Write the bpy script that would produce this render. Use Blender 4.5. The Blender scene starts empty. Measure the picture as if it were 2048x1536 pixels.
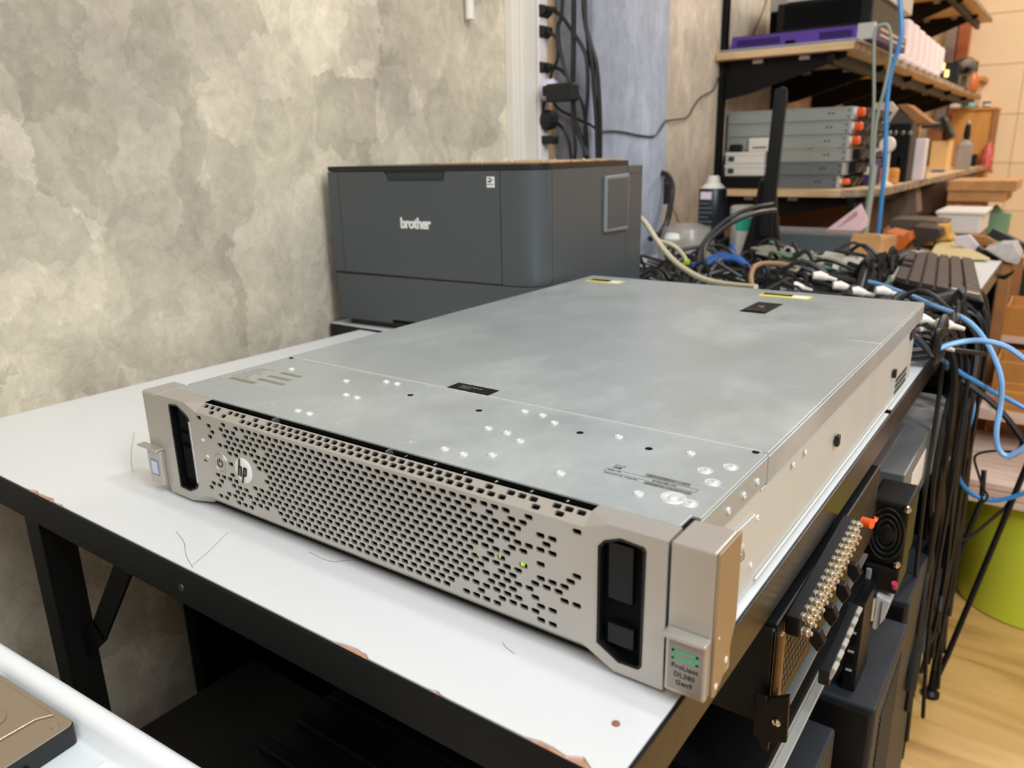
import bpy, bmesh, math, random
from mathutils import Vector, Matrix
from mathutils.geometry import tessellate_polygon
rnd = random.Random(7)
SC = bpy.context.scene
COL = SC.collection
# ---------------------------------------------------------------- camera
FPX = 1536.53
CAM = Vector((0.574502, -0.306163, 0.262989))
RX = Vector((0.8125308, 0.5825778, -0.0199219))
RY = Vector((0.1509641, -0.2433163, -0.9581267))
RZ = Vector((-0.5630307, 0.7755001, -0.2856503))
cd = bpy.data.cameras.new('camera'); cam = bpy.data.objects.new('camera', cd); COL.objects.link(cam)
cd.sensor_width = 36.0; cd.lens = 36.0*FPX/2048.0; cd.clip_start = 0.01; cd.clip_end = 60
cam.matrix_world = Matrix(((RX.x, -RY.x, -RZ.x, CAM.x), (RX.y, -RY.y, -RZ.y, CAM.y), (RX.z, -RY.z, -RZ.z, CAM.z), (0, 0, 0, 1)))
cd.dof.use_dof = True; cd.dof.focus_distance = 0.56; cd.dof.aperture_fstop = 9.5
SC.camera = cam

def at(u, v, axis, val):
    """world point seen at pixel (u, v) on the world plane axis = val"""
    d = RX*((u-1024)/FPX) + RY*((v-768)/FPX) + RZ
    i = 'xyz'.index(axis)
    return CAM + d*((val-CAM[i])/d[i])

# ---------------------------------------------------------------- world, lights, exposure
SC.view_settings.view_transform = 'Standard'; SC.view_settings.look = 'None'
SC.view_settings.gamma = 1.0; SC.view_settings.use_curve_mapping = False
SC.view_settings.exposure = -0.80
SC.cycles.use_denoising = True
SC.cycles.max_bounces = 6
w = bpy.data.worlds.new('world'); SC.world = w; w.use_nodes = True
w.node_tree.nodes['Background'].inputs[0].default_value = (1.0, .96, .9, 1)
w.node_tree.nodes['Background'].inputs[1].default_value = 0.3
def area(name, loc, target, sx, sy, power, color):
    l = bpy.data.lights.new(name, 'AREA'); l.shape = 'RECTANGLE'; l.size = sx; l.size_y = sy
    l.energy = power; l.color = color
    o = bpy.data.objects.new(name, l); COL.objects.link(o); o.location = loc
    o.rotation_euler = (Vector(target)-Vector(loc)).to_track_quat('-Z', 'Y').to_euler()
    return o
area('ceiling_light_main', (1.22, 0.32, 1.9), (0.3, 0.25, 0), 0.16, 0.16, 18, (.93, .97, 1))
area('ceiling_light_near', (0.75, -1.1, 1.75), (0.25, 0.15, 0), 1.8, 0.7, 32, (.84, .93, 1))
area('ceiling_light_middle', (0.75, 2.0, 1.93), (0.45, 1.7, 0), 1.4, 1.0, 26, (.88, .95, 1))
area('ceiling_light_far', (1.1, 3.9, 1.9), (0.5, 4.3, 0), 1.2, 0.4, 80, (1, .96, .88))
area('fill_light_right', (2.0, -.35, 1.45), (0.62, 1.5, -.5), 0.5, 1.2, 78, (.86, .94, 1))  # unseen fill lamp below ceiling height, added to brighten the bin and slab

# ---------------------------------------------------------------- materials
def lin(c):
    return tuple(((x/255)/12.92 if x/255 <= .04045 else ((x/255+.055)/1.055)**2.4) for x in c)
MATS = {}
def mat(name, c, rough=.5, metal=0., bump=0., bscale=40., mottle=0., mscale=8., spec=.5, emit=0., alpha=1., trans=0., aniso=None):
    if name in MATS: return MATS[name]
    m = bpy.data.materials.new(name); m.use_nodes = True; nt = m.node_tree; N = nt.nodes; L = nt.links
    b = N['Principled BSDF']; col = (*lin(c), 1)
    b.inputs['Base Color'].default_value = col; b.inputs['Roughness'].default_value = rough
    b.inputs['Metallic'].default_value = metal; b.inputs['Specular IOR Level'].default_value = spec
    if trans: b.inputs['Transmission Weight'].default_value = trans
    if alpha < 1: b.inputs['Alpha'].default_value = alpha
    if emit:
        b.inputs['Emission Color'].default_value = col; b.inputs['Emission Strength'].default_value = emit
    tc = N.new('ShaderNodeTexCoord')
    def coords(sc):
        mp = N.new('ShaderNodeMapping'); mp.inputs['Scale'].default_value = sc
        L.new(tc.outputs['Object'], mp.inputs['Vector']); return mp
    if mottle:
        n = N.new('ShaderNodeTexNoise'); n.inputs['Scale'].default_value = mscale; n.inputs['Detail'].default_value = 6
        L.new(coords(aniso or (1, 1, 1)).outputs[0], n.inputs['Vector'])
        mx = N.new('ShaderNodeMix'); mx.data_type = 'RGBA'; mx.blend_type = 'MIX'
        mr = N.new('ShaderNodeMapRange'); mr.inputs[1].default_value = .35; mr.inputs[2].default_value = .65
        L.new(n.outputs['Fac'], mr.inputs[0]); L.new(mr.outputs[0], mx.inputs['Factor'])
        mx.inputs['A'].default_value = tuple(x*(1-mottle) for x in col[:3])+(1,)
        mx.inputs['B'].default_value = tuple(min(1, x*(1+mottle)) for x in col[:3])+(1,)
        L.new(mx.outputs['Result'], b.inputs['Base Color'])
    if bump:
        n = N.new('ShaderNodeTexNoise'); n.inputs['Scale'].default_value = bscale; n.inputs['Detail'].default_value = 3
        L.new(coords(aniso or (1, 1, 1)).outputs[0], n.inputs['Vector'])
        bp = N.new('ShaderNodeBump'); bp.inputs['Strength'].default_value = bump; bp.inputs['Distance'].default_value = .002
        L.new(n.outputs['Fac'], bp.inputs['Height']); L.new(bp.outputs[0], b.inputs['Normal'])
    MATS[name] = m; return m

def ramp(N, stops):
    r = N.new('ShaderNodeValToRGB'); e = r.color_ramp.elements
    while len(e) < len(stops): e.new(.5)
    for i, (p_, c) in enumerate(stops): e[i].position = p_; e[i].color = (*lin(c), 1)
    return r
def concrete(name, stops, scale=3.0, aniso=(1, 1, 1), rough=.75, bump=.5, patch=.24):
    m = bpy.data.materials.new(name); m.use_nodes = True; nt = m.node_tree; N = nt.nodes; L = nt.links
    b = N['Principled BSDF']; b.inputs['Roughness'].default_value = rough; b.inputs['Specular IOR Level'].default_value = .3
    tc = N.new('ShaderNodeTexCoord'); mp = N.new('ShaderNodeMapping'); mp.inputs['Scale'].default_value = aniso
    L.new(tc.outputs['Object'], mp.inputs[0])
    def noise(sc, det, src, rgh=.6):
        n = N.new('ShaderNodeTexNoise'); n.inputs['Scale'].default_value = sc; n.inputs['Detail'].default_value = det; n.inputs['Roughness'].default_value = rgh
        L.new(src, n.inputs['Vector']); return n
    def warp(src, sc, amt):
        n = noise(sc, 5, src); s_ = N.new('ShaderNodeVectorMath'); s_.operation = 'SUBTRACT'; s_.inputs[1].default_value = (.5, .5, .5); L.new(n.outputs['Color'], s_.inputs[0])
        k = N.new('ShaderNodeVectorMath'); k.operation = 'SCALE'; k.inputs['Scale'].default_value = amt; L.new(s_.outputs[0], k.inputs[0])
        a_ = N.new('ShaderNodeVectorMath'); a_.operation = 'ADD'; L.new(src, a_.inputs[0]); L.new(k.outputs[0], a_.inputs[1]); return a_.outputs[0]
    w1 = warp(mp.outputs[0], scale*2.2, .22/scale*2); w2 = warp(mp.outputs[0], scale*6, .12/scale*2)
    base = noise(scale*.8, 6, w1, .62); r = ramp(N, stops); L.new(base.outputs['Fac'], r.inputs[0])
    def cells(src, sc, lo, hi, prev, rnd_=1.):
        v = N.new('ShaderNodeTexVoronoi'); v.inputs['Scale'].default_value = sc; v.inputs['Randomness'].default_value = rnd_; L.new(src, v.inputs['Vector'])
        sp = N.new('ShaderNodeSeparateColor'); L.new(v.outputs['Color'], sp.inputs[0])
        mr = N.new('ShaderNodeMapRange'); mr.inputs[3].default_value = lo; mr.inputs[4].default_value = hi; L.new(sp.outputs[0], mr.inputs[0])
        mm = N.new('ShaderNodeVectorMath'); mm.operation = 'SCALE'; L.new(prev, mm.inputs[0]); L.new(mr.outputs[0], mm.inputs['Scale']); return mm.outputs[0]
    c1 = cells(w1, scale*1.9, 1-patch, 1+patch*.55, r.outputs[0]); c2 = cells(w2, scale*4.5, 1-patch*.6, 1+patch*.45, c1)
    mid = noise(scale*5, 8, w1, .72); mq = N.new('ShaderNodeMapRange'); mq.inputs[1].default_value = .38; mq.inputs[2].default_value = .62; mq.inputs[3].default_value = .86; mq.inputs[4].default_value = 1.08; L.new(mid.outputs['Fac'], mq.inputs[0])
    mz = N.new('ShaderNodeVectorMath'); mz.operation = 'SCALE'; L.new(c2, mz.inputs[0]); L.new(mq.outputs[0], mz.inputs['Scale']); c2 = mz.outputs[0]
    fine = noise(scale*18, 8, w2, .7)
    mr = N.new('ShaderNodeMapRange'); mr.inputs[1].default_value = .3; mr.inputs[2].default_value = .7; mr.inputs[3].default_value = .87; mr.inputs[4].default_value = 1.10; L.new(fine.outputs['Fac'], mr.inputs[0])
    mm = N.new('ShaderNodeVectorMath'); mm.operation = 'SCALE'; L.new(c2, mm.inputs[0]); L.new(mr.outputs[0], mm.inputs['Scale'])
    # thin ridge lines left by the trowel
    rd = noise(scale*1.3, 3, w2, .5); sb = N.new('ShaderNodeMath'); sb.operation = 'SUBTRACT'; sb.inputs[1].default_value = .47; L.new(rd.outputs['Fac'], sb.inputs[0])
    ab = N.new('ShaderNodeMath'); ab.operation = 'ABSOLUTE'; L.new(sb.outputs[0], ab.inputs[0])
    m2 = N.new('ShaderNodeMapRange'); m2.inputs[2].default_value = .004; m2.inputs[3].default_value = .90; m2.inputs[4].default_value = 1; L.new(ab.outputs[0], m2.inputs[0])
    m3 = N.new('ShaderNodeVectorMath'); m3.operation = 'SCALE'; L.new(mm.outputs[0], m3.inputs[0]); L.new(m2.outputs[0], m3.inputs['Scale'])
    L.new(m3.outputs[0], b.inputs['Base Color'])
    bp = N.new('ShaderNodeBump'); bp.inputs['Strength'].default_value = bump; bp.inputs['Distance'].default_value = .004
    L.new(fine.outputs['Fac'], bp.inputs['Height']); L.new(bp.outputs[0], b.inputs['Normal'])
    MATS[name] = m; return m
def woodmat(name, stops, sc=(1.2, 9, 9), rough=.45, scale=3, spec=.4):
    m = bpy.data.materials.new(name); m.use_nodes = True; nt = m.node_tree; N = nt.nodes; L = nt.links
    b = N['Principled BSDF']; b.inputs['Roughness'].default_value = rough; b.inputs['Specular IOR Level'].default_value = spec
    tc = N.new('ShaderNodeTexCoord'); mp = N.new('ShaderNodeMapping'); mp.inputs['Scale'].default_value = sc
    L.new(tc.outputs['Object'], mp.inputs[0])
    n1 = N.new('ShaderNodeTexNoise'); n1.inputs['Scale'].default_value = scale; n1.inputs['Detail'].default_value = 7; n1.inputs['Distortion'].default_value = .6
    L.new(mp.outputs[0], n1.inputs['Vector'])
    r = ramp(N, stops); L.new(n1.outputs['Fac'], r.inputs[0]); L.new(r.outputs[0], b.inputs['Base Color'])
    MATS[name] = m; return m

M = mat
concrete('concrete', [(.30, (176, 164, 152)), (.42, (198, 188, 170)), (.55, (216, 205, 182)), (.70, (232, 221, 198))], 3.1, (1, 1, .85))
concrete('concrete_pink', [(.28, (186, 170, 150)), (.5, (224, 206, 184)), (.75, (240, 224, 204))], 4.0, (1.3, 1.3, .7), patch=.10)
concrete('plaster_blue', [(.28, (140, 145, 158)), (.5, (170, 175, 190)), (.75, (196, 201, 214))], 4.0, (1.3, 1.3, .6), patch=.08)
concrete('chipboard', [(.3, (120, 100, 80)), (.5, (168, 142, 116)), (.7, (196, 170, 140))], 30, (1, 1, 1), .7, .4)
woodmat('floor_wood', [(.28, (166, 120, 64)), (.45, (206, 160, 94)), (.6, (222, 178, 110)), (.8, (236, 196, 130))], (1.0, 7, 3), .42, 2.2)
woodmat('shelf_wood', [(.25, (196, 160, 116)), (.5, (220, 184, 138)), (.8, (234, 202, 160))], (2, 14, 14), .5, 3)
woodmat('pale_slab', [(.25, (176, 146, 126)), (.5, (214, 184, 166)), (.8, (230, 206, 190))], (2, 16, 6), .5, 3)
woodmat('cabinet_wood', [(.25, (188, 130, 62)), (.5, (206, 146, 74)), (.8, (218, 160, 88))], (6, 2, 2), .5, 2)

# ---------------------------------------------------------------- mesh helpers
class MB:
    def __init__(s): s.v = []; s.f = []
    def add(s, vs, fs):
        n = len(s.v); s.v += [Vector(x) for x in vs]; s.f += [tuple(n+i for i in f) for f in fs]; return s
    def box(s, a, b, M4=None):
        x0, y0, z0 = a; x1, y1, z1 = b
        vs = [Vector(p_) for p_ in ((x0,y0,z0),(x1,y0,z0),(x1,y1,z0),(x0,y1,z0),(x0,y0,z1),(x1,y0,z1),(x1,y1,z1),(x0,y1,z1))]
        if M4: vs = [M4 @ p_ for p_ in vs]
        return s.add(vs, [(0,3,2,1),(4,5,6,7),(0,1,5,4),(1,2,6,5),(2,3,7,6),(3,0,4,7)])
    def cbox(s, c, d, rot=(0, 0, 0)):
        from mathutils import Euler
        m = Matrix.Translation(c) @ Euler(rot).to_matrix().to_4x4()
        return s.box((-d[0]/2, -d[1]/2, -d[2]/2), (d[0]/2, d[1]/2, d[2]/2), m)
    def bar(s, p, q, w, h, up=(0, 0, 1)):
        p = Vector(p); q = Vector(q); d = (q-p); l = d.length; d.normalize(); up = Vector(up)
        if abs(d.dot(up)) > .99: up = Vector((1, 0, 0))
        sd = d.cross(up).normalized(); u = sd.cross(d)
        vs = [e + sd*(a*w/2) + u*(b*h/2) for e in (p, q) for a, b in ((-1,-1),(1,-1),(1,1),(-1,1))]
        return s.add(vs, [(0,1,2,3),(7,6,5,4),(0,4,5,1),(1,5,6,2),(2,6,7,3),(3,7,4,0)])
    def prism(s, poly, axis, a, b):
        """poly of 2D points in the plane of the two other axes (cyclic order), extruded a..b"""
        def P3(p_, t):
            return {'x': (t, p_[0], p_[1]), 'y': (p_[0], t, p_[1]), 'z': (p_[0], p_[1], t)}[axis]
        n = len(poly); vs = [P3(p_, a) for p_ in poly]+[P3(p_, b) for p_ in poly]
        tr = tessellate_polygon([[Vector((p_[0], p_[1], 0)) for p_ in poly]])
        fs = [tuple(t) for t in tr]+[tuple(n+i for i in reversed(t)) for t in tr]
        fs += [(i, (i+1) % n, n+(i+1) % n, n+i) for i in range(n)]
        return s.add(vs, fs)
    def tube(s, pts, r, n=8, cap=True, sub=0):
        pts = [Vector(p_) for p_ in pts]
        if sub: pts = smooth(pts, sub)
        rr = r if isinstance(r, (list, tuple)) else [r]*len(pts)
        if len(rr) != len(pts): rr = [rr[min(len(rr)-1, int(i*len(rr)/len(pts)))] for i in range(len(pts))]
        vs = []; prev = None
        for i, p_ in enumerate(pts):
            t = (pts[min(i+1, len(pts)-1)]-pts[max(i-1, 0)]).normalized()
            if prev is None:
                a = Vector((0, 0, 1)) if abs(t.z) < .9 else Vector((1, 0, 0)); u = t.cross(a).normalized()
            else: u = (prev-t*prev.dot(t)).normalized()
            prev = u; v = t.cross(u)
            vs += [p_+(u*math.cos(k*2*math.pi/n)+v*math.sin(k*2*math.pi/n))*rr[i] for k in range(n)]
        m = len(pts); fs = [(i*n+k, i*n+(k+1) % n, (i+1)*n+(k+1) % n, (i+1)*n+k) for i in range(m-1) for k in range(n)]
        if cap: fs += [tuple(reversed(range(n))), tuple(range((m-1)*n, m*n))]
        return s.add(vs, fs)
    def cyl(s, p, q, r, n=16, r2=None):
        return s.tube([p, q], [r, r if r2 is None else r2], n)
    def lathe(s, c, prof, n=20, axis=(0, 0, 1)):
        ax = Vector(axis).normalized(); c = Vector(c)
        a = Vector((0, 0, 1)) if abs(ax.z) < .9 else Vector((1, 0, 0)); u = ax.cross(a).normalized(); v = ax.cross(u)
        vs = [c+ax*h+(u*math.cos(k*2*math.pi/n)+v*math.sin(k*2*math.pi/n))*max(r, 1e-5) for r, h in prof for k in range(n)]
        m = len(prof); fs = [(i*n+k, (i+1)*n+k, (i+1)*n+(k+1) % n, i*n+(k+1) % n) for i in range(m-1) for k in range(n)]
        fs += [tuple(range(n)), tuple(reversed(range((m-1)*n, m*n)))]
        return s.add(vs, fs)
    def xf(s, m4): s.v = [m4 @ p_ for p_ in s.v]; return s
def smooth(pts, k):
    P = [pts[0]*2-pts[1]]+list(pts)+[pts[-1]*2-pts[-2]]; out = []
    for i in range(1, len(P)-2):
        for j in range(k):
            t = j/k; a, b, c, d = P[i-1], P[i], P[i+1], P[i+2]
            out.append(.5*((2*b)+(c-a)*t+(2*a-5*b+4*c-d)*t*t+(3*b-a-3*c+d)*t**3))
    out.append(pts[-1]); return out

def build(name, mb, m, parent=None, bevel=0, sm=False, seg=2, props=None, recalc=True):
    me = bpy.data.meshes.new(name)
    off = root_m(parent).inverted() if parent else Matrix()
    me.from_pydata([off @ p_ for p_ in mb.v], [], mb.f)
    if recalc:
        bm = bmesh.new(); bm.from_mesh(me); bmesh.ops.recalc_face_normals(bm, faces=bm.faces); bm.to_mesh(me); bm.free()
    me.materials.append(MATS[m] if isinstance(m, str) else m)
    if sm:
        for p_ in me.polygons: p_.use_smooth = True
        try: me.set_sharp_from_angle(angle=math.radians(40))
        except Exception: pass
    o = bpy.data.objects.new(name, me); COL.objects.link(o)
    if parent: o.parent = parent
    if bevel:
        md = o.modifiers.new('bevel', 'BEVEL'); md.width = bevel; md.segments = seg; md.limit_method = 'ANGLE'; md.angle_limit = math.radians(35)
        md.harden_normals = False
    for k, v in (props or {}).items(): o[k] = v
    return o
def root_m(o):
    m = Matrix()
    while o is not None:
        m = Matrix.LocRotScale(o.location, o.rotation_euler, o.scale) @ m; o = o.parent
    return m
def thing(name, label, cat, loc, group=None, rz=0.):
    o = bpy.data.objects.new(name, None); COL.objects.link(o); o.location = loc; o.rotation_euler = (0, 0, rz)
    o.empty_display_size = .02
    o['label'] = label; o['category'] = cat
    if group: o['group'] = group
    return o
def single(name, label, cat, mb, m, bevel=0, sm=False, group=None, kind=None, seg=2):
    c = sum(mb.v, Vector())/len(mb.v)
    o = build(name, MB().add([p_-c for p_ in mb.v], mb.f), m, None, bevel, sm, seg); o.location = c
    o['label'] = label; o['category'] = cat
    if group: o['group'] = group
    if kind: o['kind'] = kind
    return o
def struct(name, mb, m, bevel=0, parent=None, sm=False):
    o = build(name, mb, m, parent, bevel, sm)
    if parent is None: o['kind'] = 'structure'
    return o
def text(name, s, size, origin, right, up, m, parent, bold=0., ext=.0001, spacing=1., align='LEFT', sx=1.):
    cu = bpy.data.curves.new('t', 'FONT'); cu.body = s; cu.size = size; cu.offset = bold; cu.extrude = ext; cu.space_character = spacing
    cu.align_x = align; cu.resolution_u = 3
    to = bpy.data.objects.new('t', cu); COL.objects.link(to)
    dg = bpy.context.evaluated_depsgraph_get(); dg.update(); me0 = bpy.data.meshes.new_from_object(to.evaluated_get(dg))
    R_ = Vector(right).normalized(); U = Vector(up).normalized(); Nn = R_.cross(U); O = Vector(origin)
    mb = MB().add([O+R_*(v.co.x*sx)+U*v.co.y+Nn*v.co.z for v in me0.vertices], [tuple(p_.vertices) for p_ in me0.polygons])
    bpy.data.objects.remove(to); bpy.data.curves.remove(cu); bpy.data.meshes.remove(me0)
    return build(name, mb, m, parent, recalc=False)
def copy_tree(root, loc, label=None, rz=None, group=None):
    r = root.copy(); COL.objects.link(r); r.location = loc
    if rz is not None: r.rotation_euler = (0, 0, rz)
    if label: r['label'] = label
    if group: r['group'] = group
    for ch in [c for c in root.children]:
        c = ch.copy(); COL.objects.link(c); c.parent = r
        for g in ch.children:
            d = g.copy(); COL.objects.link(d); d.parent = c
    return r

# ---------------------------------------------------------------- room
ZF, ZC = -0.75, 1.98
XW = -0.42
struct('floor', MB().box((-0.6, -1.9, ZF-.05), (3.2, 6.0, ZF)), 'floor_wood')
struct('ceiling', MB().box((-0.6, -1.9, ZC), (3.2, 6.0, ZC+.05)), M('ceiling_paint', (226, 220, 208), .8))
struct('wall_left', MB().box((XW-.1, -1.9, ZF), (XW, 1.25, ZC)), 'concrete')
struct('wall_left_far', MB().box((XW-.1, 1.25, ZF), (XW, 6.0, ZC)), 'concrete_pink')
struct('wall_right', MB().box((3.1, -1.9, ZF), (3.2, 6.0, ZC)), M('paint_plain', (206, 200, 190), .8))
struct('wall_back', MB().box((-0.6, -1.9, ZF), (3.2, -1.8, ZC)), M('paint_plain', (206, 200, 190), .8))
wf = struct('wall_far', MB().box((-0.6, 5.75, ZF), (3.2, 5.85, ZC)), M('grout', (222, 192, 152), .8))
tm = None
M('wall_tile', (240, 214, 176), .45, mottle=.05, mscale=2)
TW, TH = 0.596, 0.296
for r_ in range(9):
    for c_ in range(6):
        x0 = -.42+c_*.6; z0 = ZF+.002+r_*.3
        if tm is None:
            o = build('tile', MB().box((-TW/2, -.006, -TH/2), (TW/2, .006, TH/2)), 'wall_tile', wf, .0015); tm = o
        else:
            o = tm.copy(); COL.objects.link(o)
        o.location = (x0+.3, 5.748, z0+TH/2)
pl = struct('pillar', MB().box((XW-.02, 1.25, ZF), (-.322, 1.632, ZC)), 'plaster_blue', .003)
struct('trim_1', MB().box((XW, 1.062, ZF), (XW+.02, 1.147, ZC)).box((XW+.02, 1.085, ZF), (XW+.026, 1.1, ZC)), M('trunk_white', (232, 226, 214), .45), .002)
struct('trim_2', MB().box((XW, 1.188, ZF), (XW+.006, 1.243, ZC)), M('trim_tan', (206, 172, 130), .6), .001)
# pvc conduit end high on the concrete wall
t = thing('conduit', 'short white plastic conduit hanging down the concrete wall at the top edge', 'conduit', at(940, 0, 'x', XW+.012))
p0 = at(940, 39, 'x', XW+.012)
build('pipe', MB().cyl(p0, p0+Vector((0, 0, 1.3)), .0085, 14), M('trunk_white', (232, 226, 214), .45), t, sm=True)
build('clip', MB().box((XW, p0.y-.014, p0.z+.20), (XW+.022, p0.y+.014, p0.z+.212)), 'trunk_white', t)
# ---------------------------------------------------------------- rack server
def metal_scuff(name, c, rough=.38, metal=.55, streak=True):
    m = bpy.data.materials.new(name); m.use_nodes = True; nt = m.node_tree; N = nt.nodes; L = nt.links
    b = N['Principled BSDF']; b.inputs['Metallic'].default_value = metal; b.inputs['Specular IOR Level'].default_value = .5
    tc = N.new('ShaderNodeTexCoord'); mp = N.new('ShaderNodeMapping'); mp.inputs['Scale'].default_value = (1.4, 1, 1); mp.inputs['Rotation'].default_value = (0, 0, .5)
    L.new(tc.outputs['Object'], mp.inputs[0])
    n = N.new('ShaderNodeTexNoise'); n.inputs['Scale'].default_value = 9; n.inputs['Detail'].default_value = 7; n.inputs['Distortion'].default_value = 1.0
    L.new(mp.outputs[0], n.inputs['Vector'])
    r = N.new('ShaderNodeMapRange'); r.inputs[1].default_value = .3; r.inputs[2].default_value = .75; r.inputs[3].default_value = rough-.05; r.inputs[4].default_value = rough+.10
    L.new(n.outputs['Fac'], r.inputs[0]); L.new(r.outputs[0], b.inputs['Roughness'])
    # fine scratches, few and short
    mp2 = N.new('ShaderNodeMapping'); mp2.inputs['Scale'].default_value = (8, 70, 8); mp2.inputs['Rotation'].default_value = (0, 0, .35); L.new(tc.outputs['Object'], mp2.inputs[0])
    n2 = N.new('ShaderNodeTexNoise'); n2.inputs['Scale'].default_value = 1.6; n2.inputs['Detail'].default_value = 2; L.new(mp2.outputs[0], n2.inputs['Vector'])
    g = N.new('ShaderNodeMapRange'); g.inputs[1].default_value = .72; g.inputs[2].default_value = .80; L.new(n2.outputs['Fac'], g.inputs[0])
    n4 = N.new('ShaderNodeTexNoise'); n4.inputs['Scale'].default_value = 5; n4.inputs['Detail'].default_value = 8; n4.inputs['Roughness'].default_value = .7; L.new(mp.outputs[0], n4.inputs['Vector'])
    g4 = N.new('ShaderNodeMapRange'); g4.inputs[1].default_value = .52; g4.inputs[2].default_value = .78; g4.inputs[4].default_value = .62; L.new(n4.outputs['Fac'], g4.inputs[0])
    ad = N.new('ShaderNodeMath'); ad.operation = 'MAXIMUM'; L.new(g.outputs[0], ad.inputs[0]); L.new(g4.outputs[0], ad.inputs[1])
    mx = N.new('ShaderNodeMix'); mx.data_type = 'RGBA'; mx.inputs['A'].default_value = (*lin(c), 1); mx.inputs['B'].default_value = (*lin(tuple(min(255, x+44) for x in c)), 1)
    if streak: L.new(ad.outputs[0], mx.inputs['Factor'])
    else: mx.inputs['Factor'].default_value = 0
    L.new(mx.outputs['Result'], b.inputs['Base Color']); MATS[name] = m; return m
metal_scuff('zinc_cover', (176, 183, 185), .34, .45)
metal_scuff('zinc_side', (206, 208, 204), .36, .3, False)
metal_scuff('champagne', (188, 183, 176), .34, .55, False)
M('champagne_dark', (120, 108, 94), .45, metal=.6)
M('black_plastic', (10, 11, 12), .42, spec=.3); M('black_matte', (5, 5, 6), .8, spec=.15); M('dark_steel', (40, 42, 44), .4, metal=.6)
M('bright_steel', (205, 205, 200), .25, metal=.9); M('ink', (60, 60, 58), .6); M('black_label', (7, 7, 8), .6, spec=.2)
M('yellow_label', (226, 208, 60), .5); M('white_label', (236, 234, 226), .5)
M('led_green', (190, 255, 60), .4, emit=1.3)

H = .0873; W = .4455; ZB = .0025
S = thing('rack_server', 'large silver two-unit rack server with honeycomb bezel on the white table', 'server', (0.22, 0.33, ZB))
ch = build('chassis', MB().box((0.0008, .0165, ZB), (W-.0008, .0185, H-.004)).box((0.0008, .0185, ZB), (W-.0008, .66, .0675)).box((.0016, .0185, .0675), (W-.0016, .66, H-.0018)), 'zinc_side', S)
M('rivet_steel', (214, 216, 214), .34, metal=.3)
build('corner_gap', MB().box((.4402, .0168, H-.004), (W-.0004, .0298, H-.0012)).box((.0004, .0260, H-.004), (.0036, .0298, H-.0012)), 'black_matte', S)
build('front_cover', MB().prism([(.0002, .0300), (.0002, .0330), (0, .1326), (W, .1326), (W, .0300), (.4402, .0300), (.4402, .0165), (.0036, .0165), (.0036, .0300)], 'z', H-.0018, H).box((W-.0012, .0300, .0685), (W+.0004, .1326, H-.0018)).box((-.0004, .0300, .0685), (.0012, .1326, H-.0018)), 'zinc_cover', S, .0005)
tc_ = build('top_cover', MB().box((0, .1334, H-.0018), (W, .697, H+.0004)).box((W-.0012, .1334, .0675), (W+.0008, .697, H-.0018)).box((-.0008, .1334, .0675), (.0012, .697, H-.0018)).box((0, .694, .0675), (W, .697, H-.001)), 'zinc_cover', S, .0005)
build('seam', MB().box((.004, .1322, H-.0004), (W-.004, .1338, H+.0007)), M('seam_highlight', (214, 216, 214), .35, metal=.4), tc_)  # bright strip paints the light caught along the lid's edge
for x in (.0062, .4386): build('notch', MB().cyl((x, .131, H), (x, .131, H+.0004), .0022, 12), 'black_matte', S)
# right side: slide channel, embossed bracket, screws, vents
build('side_rail', MB().box((W-.0006, .125, .0655), (W+.0003, .655, .0668)), 'zinc_side', ch, .0008)
build('side_rail', MB().box((W-.0006, .125, .0045), (W+.0014, .655, .0065)), 'zinc_side', ch, .0006)
emb = MB().prism([(.060, .0700-.012), (.116, .0545), (.1195, .0500), (.114, .022), (.091, .0135), (.055, .0125)], 'x', W-.0006, W+.0008)
build('embossed_plate', emb, 'zinc_side', ch, .0006)
def ring(c, ax, r, h, m, parent, name='rivet', hole=True):
    mb = MB().lathe(c, [(r*.98, 0), (r, h*.4), (r*.85, h), (r*.55, h*.9), (r*.45, h*.25), (0, h*.2)] if hole else [(r, 0), (r*.95, h*.6), (r*.6, h), (0, h)], 14, ax)
    return build(name, mb, m, parent, sm=True)
for y, z in ((.0925, .0375),):
    ring((W+.0006, y, z), (1, 0, 0), .0075, .0014, 'zinc_side', ch, 'rivet'); ring((W+.001, y, z), (1, 0, 0), .0035, .0018, 'bright_steel', ch, 'rivet', False)
for y, z in ((.2176, .0597), (.1889, .0604), (.1136, .0762), (.0912, .0762), (.0668, .0766), (.113, .0215), (.119, .0505)):
    ring((W+.0004, y, z), (1, 0, 0), .0022, .0012, 'rivet_steel', ch)
for y, z in ((.311, .0386), (.5447, .0378)):
    b_ = build('latch_pin', MB().box((W, y-.0035, z-.004), (W+.003, y+.0035, z+.005)).box((W, y-.006, z-.001), (W+.002, y+.006, z+.003)), 'dark_steel', ch, .0006)
for c_ in range(7):
    for r_ in range(3):
        y = .572+c_*.0092; z = .0105+r_*.0065
        build('vent_slot', MB().prism([(y-.0012, z-.002), (y+.0028, z-.0012), (y+.0028, z+.0022), (y-.0012, z+.0014)], 'x', W-.0008, W+.0002), M('vent_shadow', (66, 66, 64), .7), ch)
build('side_notch', MB().box((W+.0002, .628, .056), (W+.0012, .654, .0668)), 'dark_steel', ch)
build('rear_panel', MB().box((.003, .6598, .004), (W-.003, .6625, .067)), 'black_plastic', S)

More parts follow.
